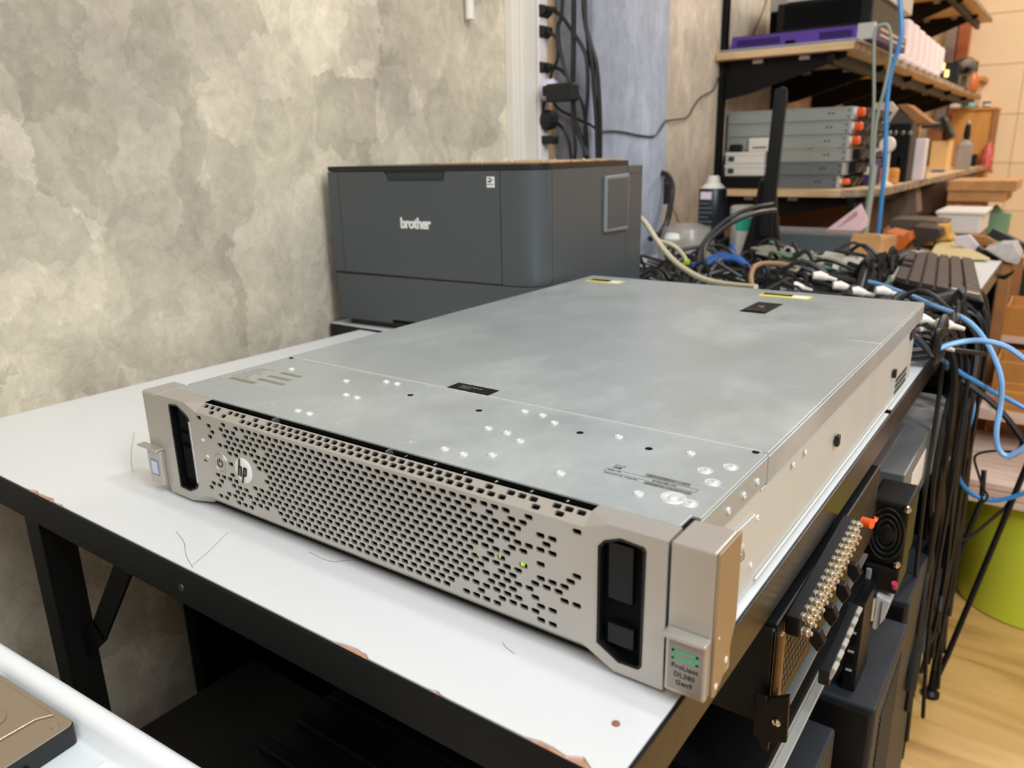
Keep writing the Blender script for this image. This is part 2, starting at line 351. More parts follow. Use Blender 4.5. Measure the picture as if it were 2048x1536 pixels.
# rivets and dimples of the front cover
riv = [(0.247,.1038,0),(0.2759,.1196,1),(0.2914,.1192,1),(0.307,.1102,1),(0.2755,.0773,1),(0.2913,.0769,1),(0.3071,.0694,1),(0.3315,.1034,0),(0.3565,.1098,1),(0.3819,.1017,0),(0.4065,.1081,1),(0.291,.0319,1),(0.3067,.0405,1),(0.3564,.0395,1),(0.4062,.0389,1),(0.4337,.0427,2),(0.4238,.0879,2),(0.4336,.0746,2),(0.4341,.1009,2),
 (0.0382,.1051,1),(0.1073,.1051,1),(0.137,.1213,1),(0.149,.1215,1),(0.1362,.0784,1),(0.1485,.0781,1),(0.179,.1051,0),(0.1355,.0322,1),(0.148,.0323,1),(0.037,.0311,3),(0.1068,.0316,3),(0.1785,.0315,3),(0.2473,.031,3),(.2755,.0323,1)]
for x, y, k in riv:
    if k == 0:
        build('hole', MB().cyl((x, y, H-.0002), (x, y, H+.00015), .0024, 14), 'black_matte', S)
    elif k == 1:
        o = build('rivet', MB().lathe((x, y, H-.0002), [(.0031, 0), (.0031, .0005), (.0027, .0011), (.0014, .0013), (.0009, .0005), (0, .0004)], 16), 'rivet_steel', S, sm=True)
    elif k == 2:
        build('rivet', MB().lathe((x, y, H-.0002), [(.0048, 0), (.0044, .0006), (.003, .0003), (.0029, .0007), (.0022, .0011), (.0009, .001), (.0008, .0002), (0, .0002)], 18), 'rivet_steel', S, sm=True)
    else:
        build('dimple', MB().lathe((x, y, H-.0002), [(.0045, 0), (.0035, .00045), (.0018, .0003), (.001, .0009), (0, .001)], 16), 'zinc_cover', S, sm=True)
build('raised_screw', MB().lathe((.4238, .0442, H-.0003), [(.0075, 0), (.0068, .0010), (.0040, .0008), (.0030, .0003), (.0022, .0014), (0, .0017)], 22), 'rivet_steel', S, sm=True)

# labels on the lid
M('pale_sticker', (166, 171, 168), .42, metal=.2); M('sticker_brown', (128, 122, 108), .6)
lb = build('label', MB().box((.0045, .0545, H), (.0796, .1006, H+.00012)), 'pale_sticker', S, props={'label': 'pale printed sticker with barcodes'})
for x0, x1, y0, y1 in ((.0148, .0475, .0575, .0630), (.0386, .0720, .0680, .0728), (.0387, .0658, .0790, .0836), (.0394, .0650, .0908, .0955)):
    build('barcode', MB().box((x0, y0, H+.0001), (x1, y1, H+.00022)), 'sticker_brown', lb)
bars = MB()
for k in range(9):
    bars.box((.0095+.001*(k % 3), .066+k*.0033, H+.0001), (.030-.002*(k % 4), .0667+k*.0033, H+.00022))
build('print', bars, 'sticker_brown', lb)
bl = build('label', MB().box((.1906, .1343, H+.0004), (.2314, .1497, H+.0007)), 'black_label', S, props={'label': 'small black label at the lid seam'})
M('grey_print', (120, 122, 122), .6)
text('print', 'Hewlett Packard', .0030, (.1985, .1432, H+.0008), (1, 0, 0), (0, 1, 0), 'grey_print', bl)
text('print', 'Enterprise', .0028, (.1985, .1396, H+.0008), (1, 0, 0), (0, 1, 0), 'grey_print', bl)
sl = build('label', MB().box((.3745, .0525, H), (.4335, .0680, H+.0001)), 'zinc_cover', S, props={'label': 'service label with two barcodes'})
ln = MB()
for (x0, x1, y0, y1) in ((.3753, .4312, .0608, .06105), (.3753, .4312, .0566, .05685), (.3753, .37555, .0566, .0610), (.43095, .4312, .0566, .0610), (.3774, .3834, .0678, .0682), (.3774, .3834, .0662, .0665), (.3774, .3778, .0662, .0682), (.3830, .3834, .0662, .0682)):
    ln.box((x0, y0, H+.0001), (x1, y1, H+.0002))
r2 = random.Random(3)
for (xa, xb, ya, yb) in ((.3985, .4250, .0620, .0660), (.4025, .4295, .0524, .0556)):
    x = xa
    while x < xb:
        w_ = r2.choice((.0003, .0005, .0008)); ln.box((x, ya, H+.0001), (x+w_, yb, H+.0002)); x += w_+r2.choice((.0003, .0005))
build('barcode', ln, 'ink', sl)
text('print', 'HPE', .0030, (.3776, .0630, H+.0002), (1, 0, 0), (0, 1, 0), 'ink', sl, bold=.00008)
text('print', 'SERIAL NO.', .0017, (.3765, .0588, H+.0002), (1, 0, 0), (0, 1, 0), 'ink', sl)
text('print', '2M264801PX', .0026, (.405, .0578, H+.0002), (1, 0, 0), (0, 1, 0), 'ink', sl)
text('print', 'PRODUCT NO. 719064-B21', .0018, (.3765, .0540, H+.0002), (1, 0, 0), (0, 1, 0), 'ink', sl)
HT = H+.0004
for x0, x1, y0, y1 in ((.0165, .0700, .644, .668), (.2650, .3265, .650, .672)):
    yl = build('label', MB().box((x0, y0, HT), (x1, y1, HT+.0003)), 'yellow_label', S, props={'label': 'yellow and black caution sticker'})
    build('print', MB().box((x0+.002, y0+.010, HT+.0003), (x0+(x1-x0)*.62, y1-.001, HT+.0004)), 'black_label', yl)
    build('print', MB().box((x0+(x1-x0)*.64, y0+.005, HT+.0003), (x1-.003, y1-.002, HT+.0004)), 'white_label', yl)
lt = build('lid_latch', MB().box((.2805, .541, HT-.0002), (.3100, .605, HT+.0008)), 'black_plastic', S, .0008)
build('handle', MB().box((.2835, .543, HT+.0008), (.3070, .556, HT+.0022)), 'dark_steel', lt, .0006)
build('screw', MB().cyl((.294, .575, HT), (.294, .575, HT+.0018), .004, 16), 'bright_steel', lt)

# bezel with punched openings
X0, DX, Z0, DZ = .05901, .007553, .07731, .004314
HW, HH, CC = .00275, .00158, .0007
Lh = {0:[0,4,6,7,8,9,10,11],1:[1,3,4,5,7,8,9,10,11],2:[2,4,5,6,7,8,9,10,11],3:[1,4,5,6,7,8,10,11],4:[3,4,5,6,7,8,9,10,11],5:[4,5,8,9,10,11],6:[9,10,11],7:[4,10,11],8:[10,11],9:[4,10,11],10:[2,3,4,5,8,9,10,11],11:[2,4,5,6,8,9,10,11],12:[1,2,5,6,7,8,9,10,11],13:[0,3,4,5,7,8,9,11],14:[2,3,5,6,7]}
Rh = {0:[34,35,36,37,38,40,44],1:[34,36,38,39],2:[34,35,36,37,38,39,41,42],3:[34,35,36,37,38,41],4:[34,35,36,37,38,39,40,41,42],5:[34,35,36,38,39],6:[34,35,36,37,38,41,44],7:[34,36,37,39,43],8:[34,35,36,37,38,39,41,42,43],9:[34,35,37,38,40,41,42],10:[34,35,36,37,38,39,40,43,44],11:[34,36,37,38,40],12:[34,35,36,37,38,39,41,42],13:[35,37,38,39,40],14:[35,36,37,38,41,42,44]}
holes = {k: set(Lh[k]) | set(range(12, 34)) | set(Rh[k]) for k in range(15)}
holes[14] = set([2,3,5,6,7])|set(range(12, 33))|set([34,35,36,37,41,42])
holes[14].discard(33); holes[13].discard(33)
XG0 = X0-DX/2; XG1 = X0+DX*44.5; ZT = Z0+DZ/2; ZL = Z0-14.5*DZ
TH_ = .0016
bz = MB()
def cell(x0, x1, z0, z1, hx=None, hz=None, F=None, hw=HW, hh=HH):
    """a flat cell in the sheet; with hx, a rounded hole through it"""
    F = F or (lambda x, z, d: (x, d, z))
    if hx is None:
        bz.add([F(x0,z0,0), F(x1,z0,0), F(x1,z1,0), F(x0,z1,0)], [(0,1,2,3)]); return
    o = [(x0,z0),(x1,z0),(x1,z1),(x0,z1)]
    i = [(hx-hw+CC,hz-hh),(hx+hw-CC,hz-hh),(hx+hw,hz-hh+CC),(hx+hw,hz+hh-CC),(hx+hw-CC,hz+hh),(hx-hw+CC,hz+hh),(hx-hw,hz+hh-CC),(hx-hw,hz-hh+CC)]
    vs = [F(*p_, 0) for p_ in o]+[F(*p_, 0) for p_ in i]+[F(*p_, TH_) for p_ in i]
    fs = [(0,1,5,4),(1,6,5),(1,2,7,6),(2,8,7),(2,3,9,8),(3,10,9),(3,0,11,10),(0,4,11)]
    fs += [(4+k, 4+(k+1) % 8, 12+(k+1) % 8, 12+k) for k in range(8)]
    bz.add(vs, fs)
for k in range(15):
    z1 = Z0-DZ*k+DZ/2; z0 = z1-DZ; off = .5*(k % 2)
    if off:
        cell(XG0, XG0+DX/2, z0, z1); cell(XG1-DX/2, XG1, z0, z1)
    for i in range(45-(k % 2)):
        xa = XG0+DX*(i+off); cx = xa+DX/2
        if i in holes[k]: cell(xa, xa+DX, z0, z1, cx, (z0+z1)/2)
        else: cell(xa, xa+DX, z0, z1)
ZCT, ZCB = .0812, .0125
cell(XG0, XG1, ZT, ZCT); cell(XG0, XG1, ZCB, ZL)
# upper chamfer with two rows of openings
CY, CZ = .0086, .0866-ZCT
CLn = math.hypot(CY, CZ)
def FC(x, t, d):
    n = Vector((0, CZ/CLn, -CY/CLn)); return Vector((x, 0, ZCT))+Vector((0, CY, CZ))*(t/CLn)+n*d
crow = [(.46, .98, [0,1,2,4,5,6,8]+list(range(10, 35))+[36,38,39,40,42,43,44], 0), (.10, .46+.0, [1,3]+list(range(6, 38))+[40,42], .5)]
CX0, CDX = .0606, .00749
cell(XG0, XG1, 0, .14*CLn, F=FC); cell(XG0, XG1, .94*CLn, CLn, F=FC)
for a, b_, lst, off in ((.54, .94, crow[0][2], 0), (.14, .54, crow[1][2], .5)):
    xs = CX0-CDX/2+off*CDX
    if xs > XG0: cell(XG0, xs, a*CLn, b_*CLn, F=FC)
    n = 45-(1 if off else 0)
    for i in range(n):
        xa = xs+CDX*i; xb = min(xa+CDX, XG1)
        cell(xa, xb, a*CLn, b_*CLn, *((((xa+xa+CDX)/2, (a+b_)/2*CLn)) if i in lst else (None, None)), F=FC, hh=.0016)
    if xs+CDX*n < XG1: cell(xs+CDX*n, XG1, a*CLn, b_*CLn, F=FC)
# cheeks with handle openings
def plate(outer, hole, y=0., depth=.02):
    allp = outer+hole; tr = tessellate_polygon([[Vector((p_[0], p_[1], 0)) for p_ in outer], [Vector((p_[0], p_[1], 0)) for p_ in hole]])
    bz.add([(p_[0], y, p_[1]) for p_ in allp], [tuple(t) for t in tr])
    n = len(hole); bz.add([(p_[0], y, p_[1]) for p_ in hole]+[(p_[0], y+.0035, p_[1]) for p_ in hole], [(i, (i+1) % n, n+(i+1) % n, n+i) for i in range(n)])
HL = [(.0195,.0800),(.0205,.0818),(.0300,.0824),(.0420,.0762),(.0448,.0735),(.0446,.0180),(.0420,.0145),(.0330,.0104),(.0195,.0112)]
HR = [(.4038,.0170),(.4040,.0735),(.4071,.0772),(.4162,.0808),(.4290,.0797),(.4303,.0780),(.4297,.0120),(.4281,.0102),(.4168,.0098)]
OL = [(.0040,.0035),(.0340,.0030),(XG0,ZCB),(XG0,ZCT),(.0405,.0866),(.0040,.0866)]
OR = [(.4415,.0035),(.4415,.0866),(.4101,.0866),(XG1,ZCT),(XG1,ZCB),(.4137,.0032)]
plate(OL, HL); plate(OR, HR)
YB = .0165
# tops, transitions and undersides
bz.add([(.004,0,.0866),(.0405,0,.0866),(.0405,YB,.0868),(.004,YB,.0868)], [(0,1,2,3)])
bz.add([(.0405,0,.0866),(XG0,0,ZCT),(XG0,CY,.0866),(.0405,YB,.0868),(XG0,YB,.0868)], [(0,1,2),(0,2,3),(3,2,4)])
bz.add([(.4101,0,.0866),(.4415,0,.0866),(.4415,YB,.0868),(.4101,YB,.0868)], [(0,1,2,3)])
bz.add([(.4101,0,.0866),(XG1,0,ZCT),(XG1,CY,.0866),(.4101,YB,.0868),(XG1,YB,.0868)], [(0,2,1),(0,3,2),(3,4,2)])
bz.add([(XG0,CY,.0866),(XG1,CY,.0866),(XG1,CY+.001,.084),(XG0,CY+.001,.084)], [(0,1,2,3)])
bz.add([(.004,0,.0035),(.004,YB,.0035),(.004,YB,.0868),(.004,0,.0866)], [(0,1,2,3)])
bz.add([(.4415,0,.0035),(.4415,YB,.0035),(.4415,YB,.0868),(.4415,0,.0866)], [(0,3,2,1)])
be = build('bezel', bz, 'champagne', S, recalc=False)
under = MB()
pb = [(.004,.0035),(.034,.0030),(XG0,ZCB),(XG1,ZCB),(.4137,.0032),(.4415,.0035)]; qb = [(.004,.0028),(.034,.0028),(.060,.0045),(.390,.0045),(.4137,.0028),(.4415,.0028)]
under.add([(x, 0, z) for x, z in pb]+[(x, .0075, z) for x, z in qb], [(i, i+1, 7+i, 6+i) for i in range(5)])
build('bezel_underside', under, 'champagne', S)
# dark inside: drive bays behind the perforations, handle pockets
inn = MB().box((.0015, .0055, .0045), (W-.0015, .0170, .0800)).box((.006, .0165, .080), (.440, .0180, .0860))
build('drive_bay', inn, 'black_matte', S)
def pocket(hole, x0, x1, nm):
    mb = MB(); n = len(hole)
    mb.add([(p_[0], .0035, p_[1]) for p_ in hole]+[(p_[0]*.9+(x0+x1)/2*.1, .0150, p_[1]) for p_ in hole], [(i, (i+1) % n, n+(i+1) % n, n+i) for i in range(n)])
    return mb
for hole in (HL, HR):
    rimL = MB(); n = len(hole); cxh = sum(p_[0] for p_ in hole)/n; czh = sum(p_[1] for p_ in hole)/n
    for i in range(n):
        a, b_ = hole[i], hole[(i+1) % n]
        def inw(p_): return (cxh+(p_[0]-cxh)*.90, czh+(p_[1]-czh)*.965)
        ai, bi = inw(a), inw(b_)
        rimL.add([(a[0],-.0006,a[1]),(b_[0],-.0006,b_[1]),(bi[0],-.0002,bi[1]),(ai[0],-.0002,ai[1]),(ai[0],.0055,ai[1]),(bi[0],.0055,bi[1])], [(0,1,2,3),(3,2,5,4)])
    build('handle_rim', rimL, 'black_plastic', S)
cage = MB()
for z in [.016+.0042*k for k in range(15)]: cage.box((.4265, .0035, z), (.4272, .0045, z+.0028))
cage.box((.409, .002, .018), (.424, .0055, .030)).box((.4085, .0025, .044), (.4225, .0056, .076))
build('handle_insert', cage, 'black_plastic', S, .0004)
build('handle_insert', MB().box((.0255, .0030, .020), (.0385, .0056, .047)).box((.0255, .0030, .051), (.0385, .0056, .058)).box((.0255,.003,.062),(.0385,.0056,.079)), 'black_matte', S, .0004)
build('release_lever', MB().box((.0434, -.0004, .020), (.0454, .0006, .0715)), M('lilac_white', (206, 202, 210), .4), S, .0004)
# marks: badge, power button, status lights
bd = build('badge', MB().lathe((.1083, .0002, .0457), [(.0098, 0), (.0098, .0009), (.0090, .0014), (0, .0015)], 40, (0, -1, 0)), M('badge_silver', (238, 236, 232), .3, metal=.15), S, sm=True)
M('badge_ink', (24, 22, 20), .5)
# italic strokes of the two letters, the ascender and descender running out of the disc
bk = MB()
def stroke(pts, w_=.0012, y=-.0016):
    for a, b_ in zip(pts, pts[1:]): bk.bar((a[0], y, a[1]), (b_[0], y, b_[1]), w_, .0004, up=(0, 1, 0))
cx, cz = .1083, .0457
stroke([(cx-.0016, cz+.0094), (cx-.0052, cz-.0045)], .0015)
stroke([(cx-.0036, cz+.0028), (cx-.0004, cz+.0030), (cx-.0022, cz-.0045)], .0015)
stroke([(cx+.0030, cz+.0030), (cx-.0012, cz-.0094)], .0015)
stroke([(cx+.0024, cz+.0030), (cx+.0054, cz+.0030), (cx+.0038, cz-.0030), (cx+.0010, cz-.0030)], .0014)
build('mark', bk, 'badge_ink', bd)
pw = build('power_button', MB().lathe((.0803, .0002, .0458), [(.0086, 0), (.0086, .0004), (.0082, .0009), (.0074, .0009), (.0070, .0003), (.0066, .0003), (.0063, .0009), (0, .0010)], 36, (0, -1, 0)), 'champagne', S, sm=True)
ps = MB()
for k in range(14):
    a0 = math.radians(125+k*290/14); a1 = math.radians(125+(k+1)*290/14)
    ps.bar((.0803+.0030*math.cos(a0), -.0010, .0455+.0030*math.sin(a0)), (.0803+.0030*math.cos(a1), -.0010, .0455+.0030*math.sin(a1)), .0007, .0003, up=(0, 1, 0))
ps.bar((.0803, -.0010, .0460), (.0803, -.0010, .0495), .0007, .0003, up=(0, 1, 0))
build('mark', ps, 'badge_ink', pw)
for x, z in ((.0607, .0599), (.0640, .0471)):
    build('status_light', MB().box((x-.0016, -.0006, z-.0009), (x+.0016, .0004, z+.0009)), 'white_label', S, .0003)
build('status_light', MB().box((.0588, -.0003, .0424), (.0602, .0004, .0440)).box((.0602, -.0003, .0424), (.0622, .0004, .0430)), 'badge_ink', S)
for u, v, n_ in ((999, 1112, 1), (1043, 1128, 2), (957, 1107, 1), (909, 1080, 2)):
    p_ = at(u, v, 'y', .0044)
    g_ = MB()
    for q in range(n_): g_.box((p_.x-.0006+q*.0014, .0040, p_.z-.0013), (p_.x+.0003+q*.0014, .0054, p_.z+.0013))
    build('activity_light', g_, 'led_green', S)
M('tick_white', (170, 170, 170), .6)
for k, x in enumerate((.262, .286, .309, .332, .356, .379)):
    text('print', '123456'[k], .0036, (x, .0137, .0862), (-1, 0, 0), (0, -1, 0), 'tick_white', S)
for x in (.1335, .2455): build('tab', MB().box((x, .0106, .0800), (x+.0007, .0165, .0870)), 'bright_steel', S)
# ears with latch plates
eR = build('rack_ear', MB().box((.4428, .0002, .0095), (.4655, .0280, .0872)), 'champagne', S, .0012, props={'label': 'right mounting ear with side plate'})
build('side_plate', MB().prism([(0.0006, .0095), (.0045, .0080), (.0215, .0180), (.0235, .0290), (.0290, .0380), (.0290, .0872), (0.0006, .0872)], 'x', .4655, .4670), M('plate_reflect_tint', (176, 160, 138), .36, metal=.75), eR, .0004)  # champagne metal tinted warmer for the brown floor reflected in it
for y, z, r_ in ((.0173, .0215, .0017), (.0049, .0139, .0015), (.0053, .0406, .0006)):
    build('hole', MB().cyl((.4668, y, z), (.4673, y, z), r_, 12), 'white_label', eR)
pR = build('latch_plate', MB().box((.4440, -.0042, .0085), (.4650, .0002, .0405)), 'champagne', S, .0012, props={'label': 'latch plate with green outline and model name'})
build('lip', MB().box((.4432, -.0078, .0400), (.4655, .0002, .0424)), 'champagne', pR, .0009)
build('inset', MB().box((.4458, -.0047, .0108), (.4636, -.0040, .0385)), M('inset_grey', (150, 144, 138), .4, metal=.4), pR, .0007)
gm = MB(); gx0, gx1, gz0, gz1 = .4478, .4612, .0282, .0335
for q in ((gx0, gx1, gz1-.0012, gz1), (gx0, gx1, gz0, gz0+.0012), (gx0, gx0+.0012, gz0, gz1), (gx1-.0012, gx1, gz0, gz1)):
    gm.box((q[0], -.00495, q[2]), (q[1], -.0046, q[3]))
build('mark', gm, M('mark_green', (62, 186, 128), .5), pR)
for s_, z_ in (('ProLiant', .0234), ('DL380', .0189), ('Gen9', .0145)):
    text('print', s_, .0037, (.4546, -.00475, z_), (1, 0, 0), (0, 0, 1), 'badge_ink', pR, bold=.00008, align='CENTER', spacing=1.08)
eL = build('rack_ear', MB().box((-.0200, .0002, .0085), (.0036, .0300, .0868)), 'champagne', S, .0022, props={'label': 'left mounting ear'})
pL = build('latch_plate', MB().box((-.0182, -.0042, .0085), (.0015, .0002, .0385)), 'champagne', S, .0010, props={'label': 'latch plate with small blue and white sticker'})
build('lip', MB().box((-.0268, -.0070, .0388), (.0022, .0004, .0408)), 'champagne', pL, .0009)
build('sticker', MB().box((-.0135, -.0046, .0165), (-.0030, -.0041, .0300)), M('sticker_blue', (120, 132, 168), .5), pL)
build('sticker', MB().box((-.0125, -.0048, .0178), (-.0040, -.0045, .0288)), M('sticker_white', (206, 212, 226), .5), pL)
build('foot', MB().box((.02, .05, 0), (.06, .60, ZB)).box((.38, .05, 0), (.42, .60, ZB)), 'dark_steel', S)
# ---------------------------------------------------------------- tables
def laminate(name, c):
    m = bpy.data.materials.new(name); m.use_nodes = True; nt = m.node_tree; N = nt.nodes; L = nt.links
    b = N['Principled BSDF']; b.inputs['Roughness'].default_value = .35
    tc = N.new('ShaderNodeTexCoord')
    n = N.new('ShaderNodeTexNoise'); n.inputs['Scale'].default_value = 16; n.inputs['Detail'].default_value = 8; n.inputs['Distortion'].default_value = 2.2
    L.new(tc.outputs['Object'], n.inputs['Vector'])
    s = N.new('ShaderNodeMath'); s.operation = 'SUBTRACT'; s.inputs[1].default_value = .5; L.new(n.outputs['Fac'], s.inputs[0])
    a = N.new('ShaderNodeMath'); a.operation = 'ABSOLUTE'; L.new(s.outputs[0], a.inputs[0])
    r = N.new('ShaderNodeMapRange'); r.inputs[1].default_value = 0; r.inputs[2].default_value = .0022; L.new(a.outputs[0], r.inputs[0])
    n2 = N.new('ShaderNodeTexNoise'); n2.inputs['Scale'].default_value = 7; L.new(tc.outputs['Object'], n2.inputs['Vector'])
    g = N.new('ShaderNodeMapRange'); g.inputs[1].default_value = .50; g.inputs[2].default_value = .66; g.inputs[3].default_value = 1; g.inputs[4].default_value = .3; L.new(n2.outputs['Fac'], g.inputs[0])
    mx0 = N.new('ShaderNodeMath'); mx0.operation = 'MAXIMUM'; L.new(r.outputs[0], mx0.inputs[0]); L.new(g.outputs[0], mx0.inputs[1])
    mx = N.new('ShaderNodeMix'); mx.data_type = 'RGBA'; mx.inputs['A'].default_value = (*lin((196, 188, 182)), 1); mx.inputs['B'].default_value = (*lin(c), 1)
    L.new(mx0.outputs[0], mx.inputs['Factor']); L.new(mx.outputs['Result'], b.inputs['Base Color']); MATS[name] = m
laminate('laminate', (220, 220, 221))
M('frame_dull', (9, 12, 13), .55, spec=.18); M('frame_black', (11, 12, 14), .28, metal=.0, bump=.15, bscale=60); M('raw_board', (186, 140, 112), .85, bump=.6, bscale=200, mottle=.25, mscale=120)
TX1, TY0, TY1 = .449, -.062, .526
def chip_edge(x0, x1, y, n, amp, seed, sgn=1):
    r_ = random.Random(seed); return [(x0+(x1-x0)*i/n, y+sgn*amp*r_.random()*math.sin(math.pi*i/n)**.5 if 0 < i < n else y) for i in range(n+1)]
T = thing('work_table', 'white laminate work table on black angle-iron frame under the silver server', 'table', (0, .23, ZF))
edge = [(-.9, TY0)]+[(-.9, TY0)][:0]
front = [(-.136, TY0)]+chip_edge(-.116, -.050, TY0, 12, .0042, 1)[0:]+chip_edge(.268, .300, TY0, 8, .0032, 5)+chip_edge(.338, .352, TY0, 4, .0016, 8)+[(.360, TY0)]+chip_edge(.400, TX1-.004, TY0, 6, .006, 9)
poly = [(-.60, TY0)]+front+[(TX1, TY0+.008), (TX1, TY1), (-.328, TY1), (-.336, TY0+.10), (-.36, TY0)][:4]
poly = [(-.345, TY0)]+front+[(TX1, TY0+.010), (TX1, TY1), (-.327, TY1)]
build('table_top', MB().prism(poly, 'z', -.0012, 0), 'laminate', T, recalc=True)
build('board_core', MB().prism([(-.344, TY0+.0002), (TX1-.0004, TY0+.0002), (TX1-.0004, TY1-.001), (-.3285, TY1-.001)], 'z', -.018, -.0012), 'raw_board', T)
build('edge_band', MB().prism([(-.3452, TY0+.001), (-.3440, TY0+.001), (-.3285, TY1-.001), (-.3275, TY1)], 'z', -.018, -.0002), 'laminate', T)
def angle_x(x0, x1, y, z, s=1, hgt=.028): return MB().box((x0, y, z-hgt), (x1, y+.0025*s, z)).box((x0, y, z-hgt), (x1, y+.028*s, z-hgt+.0025))
build('frame_rail', MB().box((-.36, TY0-.0026, -.0285), (TX1+.0025, TY0-.0002, -.0006)).box((-.36, TY0, -.0285), (TX1, TY0+.028, -.026)), 'frame_dull', T, .0006)
build('frame_rail', MB().box((TX1+.0002, TY0-.0024, -.0300), (TX1+.0024, TY1, -.0004)).box((TX1-.028, TY0, -.0300), (TX1, TY1, -.0272)), 'frame_black', T, .0006)
build('frame_rail', MB().box((-.355, TY1-.0024, -.0290), (TX1, TY1, -.0188)), 'frame_black', T)
build('frame_rail', MB().box((-.355, TY0, -.0290), (-.352, TY1, -.0188)), 'frame_black', T)
def leg(x, y, sx, sy, wd=.045, top=-.028):
    return MB().box((min(x, x+sx*wd), min(y, y+sy*.003), ZF), (max(x, x+sx*wd), max(y, y+sy*.003), top)).box((min(x, x+sx*.003), min(y, y+sy*wd), ZF), (max(x, x+sx*.003), max(y, y+sy*wd), top))
# front-left leg: an angle iron, its flange facing the room, its web running back
build('leg', MB().box((-.139, TY0+.002, ZF), (-.112, TY0+.0048, -.0285)).box((-.1145, TY0+.0048, ZF), (-.112, TY0+.030, -.0285)), 'frame_dull', T, .0006)
build('leg', MB().box((TX1-.070, TY0+.03, ZF), (TX1-.067, TY0+.075, -.0285)).box((TX1-.070, TY0+.03, ZF), (TX1-.040, TY0+.033, -.0285)), 'frame_black', T)
build('leg', leg(TX1-.05, TY1-.012, -1, -1), 'frame_black', T); build('leg', leg(-.30, TY1-.012, 1, -1), 'frame_black', T)
pa = at(640, 1138, 'y', TY0+.010) if False else Vector((.014, TY0+.009, -.030))
build('brace', MB().bar((.010, TY0+.020, -.026), (-.078, TY0+.020, -.137), .003, .021, up=(.8, 0, -.5)).bar((-.074, TY0+.020, -.134), (-.130, TY0+.020, -.180), .003, .021, up=(.65, 0, -.76)), 'frame_dull', T, .0006)
build('bolt', MB().lathe((-.120, TY0+.0185, -.174), [(.0050, 0), (.0048, .002), (.0026, .0026), (.0024, .0008), (0, .0008)], 12, (0, -1, 0)), M('bolt_steel', (70, 72, 72), .4, metal=.8), T)
build('bolt', MB().lathe((.117, TY0-.0026, -.0155), [(.0030, 0), (.0026, .0008), (0, .001)], 12, (0, -1, 0)), 'bolt_steel', T)
build('under_shelf', MB().box((-.10, .12, -.215), (.440, TY1, -.205)), 'black_matte', T)
# hairs and scratches lying on the laminate
for pts in ([(330, 1170), (365, 1070), (375, 1115), (388, 1135)], [(385, 1130), (420, 1100), (455, 1065)], [(1005, 1285), (1015, 1297), (1030, 1307)], [(618, 1104), (660, 1122), (700, 1120)], [(268, 865), (262, 910), (266, 945)]):
    if pts[0][0] == 330: pts = [(352, 1062), (368, 1085), (372, 1110), (386, 1136)]
    q = [at(u, v, 'z', .0003) for u, v in pts]
    single('hair', 'thin grey hair lying on the bare white laminate in front of the server', 'hair', MB().tube(q, .00013, 4, sub=6), M('hair_grey', (120, 112, 104), .6), group='loose hairs on the near table')
single('debris', 'small brown speck of dirt near the front right table corner', 'speck', MB().lathe(at(1232, 1448, 'z', .0), [(.0022, 0), (.0018, .0008), (0, .0011)], 9), M('speck_brown', (150, 96, 70), .7))

T2 = thing('work_table', 'white laminate work table buried in cables behind the server', 'table', (0, 1.2, ZF))
YT = TY1+.015
build('table_top', MB().box((-.412, YT, -.0012), (TX1, 1.845, 0)), 'laminate', T2)
build('board_core', MB().box((-.411, YT+.001, -.018), (TX1-.0005, 1.8445, -.0012)), 'raw_board', T2)
build('frame_rail', MB().box((TX1+.0002, TY1+.001, -.030), (TX1+.0024, 1.845, -.0004)), 'frame_black', T2, .0006)
build('frame_rail', MB().box((-.412, YT-.002, -.030), (TX1, YT, -.0008)), 'frame_black', T2)
build('leg', leg(TX1+.0035, .958, 1, 1, .022), 'frame_black', T2); build('leg', leg(-.40, 1.80, 1, -1), 'frame_black', T2); build('leg', leg(-.40, TY1+.01, 1, 1), 'frame_black', T2)
build('leg', leg(TX1, 1.84, -1, -1), 'frame_black', T2)

# ---------------------------------------------------------------- printer
M('printer_grey', (72, 77, 80), .34, bump=.08, bscale=900); M('printer_dark', (20, 21, 22), .35); M('printer_recess', (44, 52, 52), .5); M('crease', (30, 31, 32), .6)
PR = thing('laser_printer', 'dark grey laser printer standing against the concrete wall', 'printer', (-.3922, .5416, 0), rz=.076)
PW, PD = .3805, .3653
def PB(name, mb, m, bevel=0, parent=None, sm=False, props=None, seg=2):
    # local coordinates of the printer
    mw = root_m(PR); return build(name, MB().add([mw @ v for v in mb.v], mb.f), m, parent or PR, bevel, sm, seg, props)
def rounded(x0, x1, y0, y1, rr, n=10, r0=.004):
    pts = [(x0+r0, y0)]+[(x1-rr+rr*math.sin(a), y0+rr-rr*math.cos(a)) for a in [math.pi/2*i/n for i in range(n+1)]]+[(x1, y1), (x0, y1), (x0, y0+r0)]
    return pts
body = MB().prism(rounded(.0005, PW, .004, .302, .036), 'z', .010, .2435)
body.prism([(.004, .30), (PW, .30), (PW, PD), (.004, PD)], 'z', .010, .2405)
PB('body', body, 'printer_grey', sm=True)
PB('plinth', MB().box((.012, .016, .0), (PW-.008, PD-.01, .010)), 'printer_dark')
PB('front_panel', MB().prism([(.0008, .0885), (.3200, .0865), (.3200, .2428), (.2290, .2428), (.2262, .2310), (.2235, .2295), (.1240, .2295), (.1211, .2310), (.1155, .2428), (.0008, .2428)], 'y', -.0002, .0046), 'printer_grey', .0008)
PB('handle_recess', MB().box((.1165, .0028, .2300), (.2285, .0042, .2425)).box((.122, -.0004, .2300), (.2255, .004, .2312)), 'printer_recess')
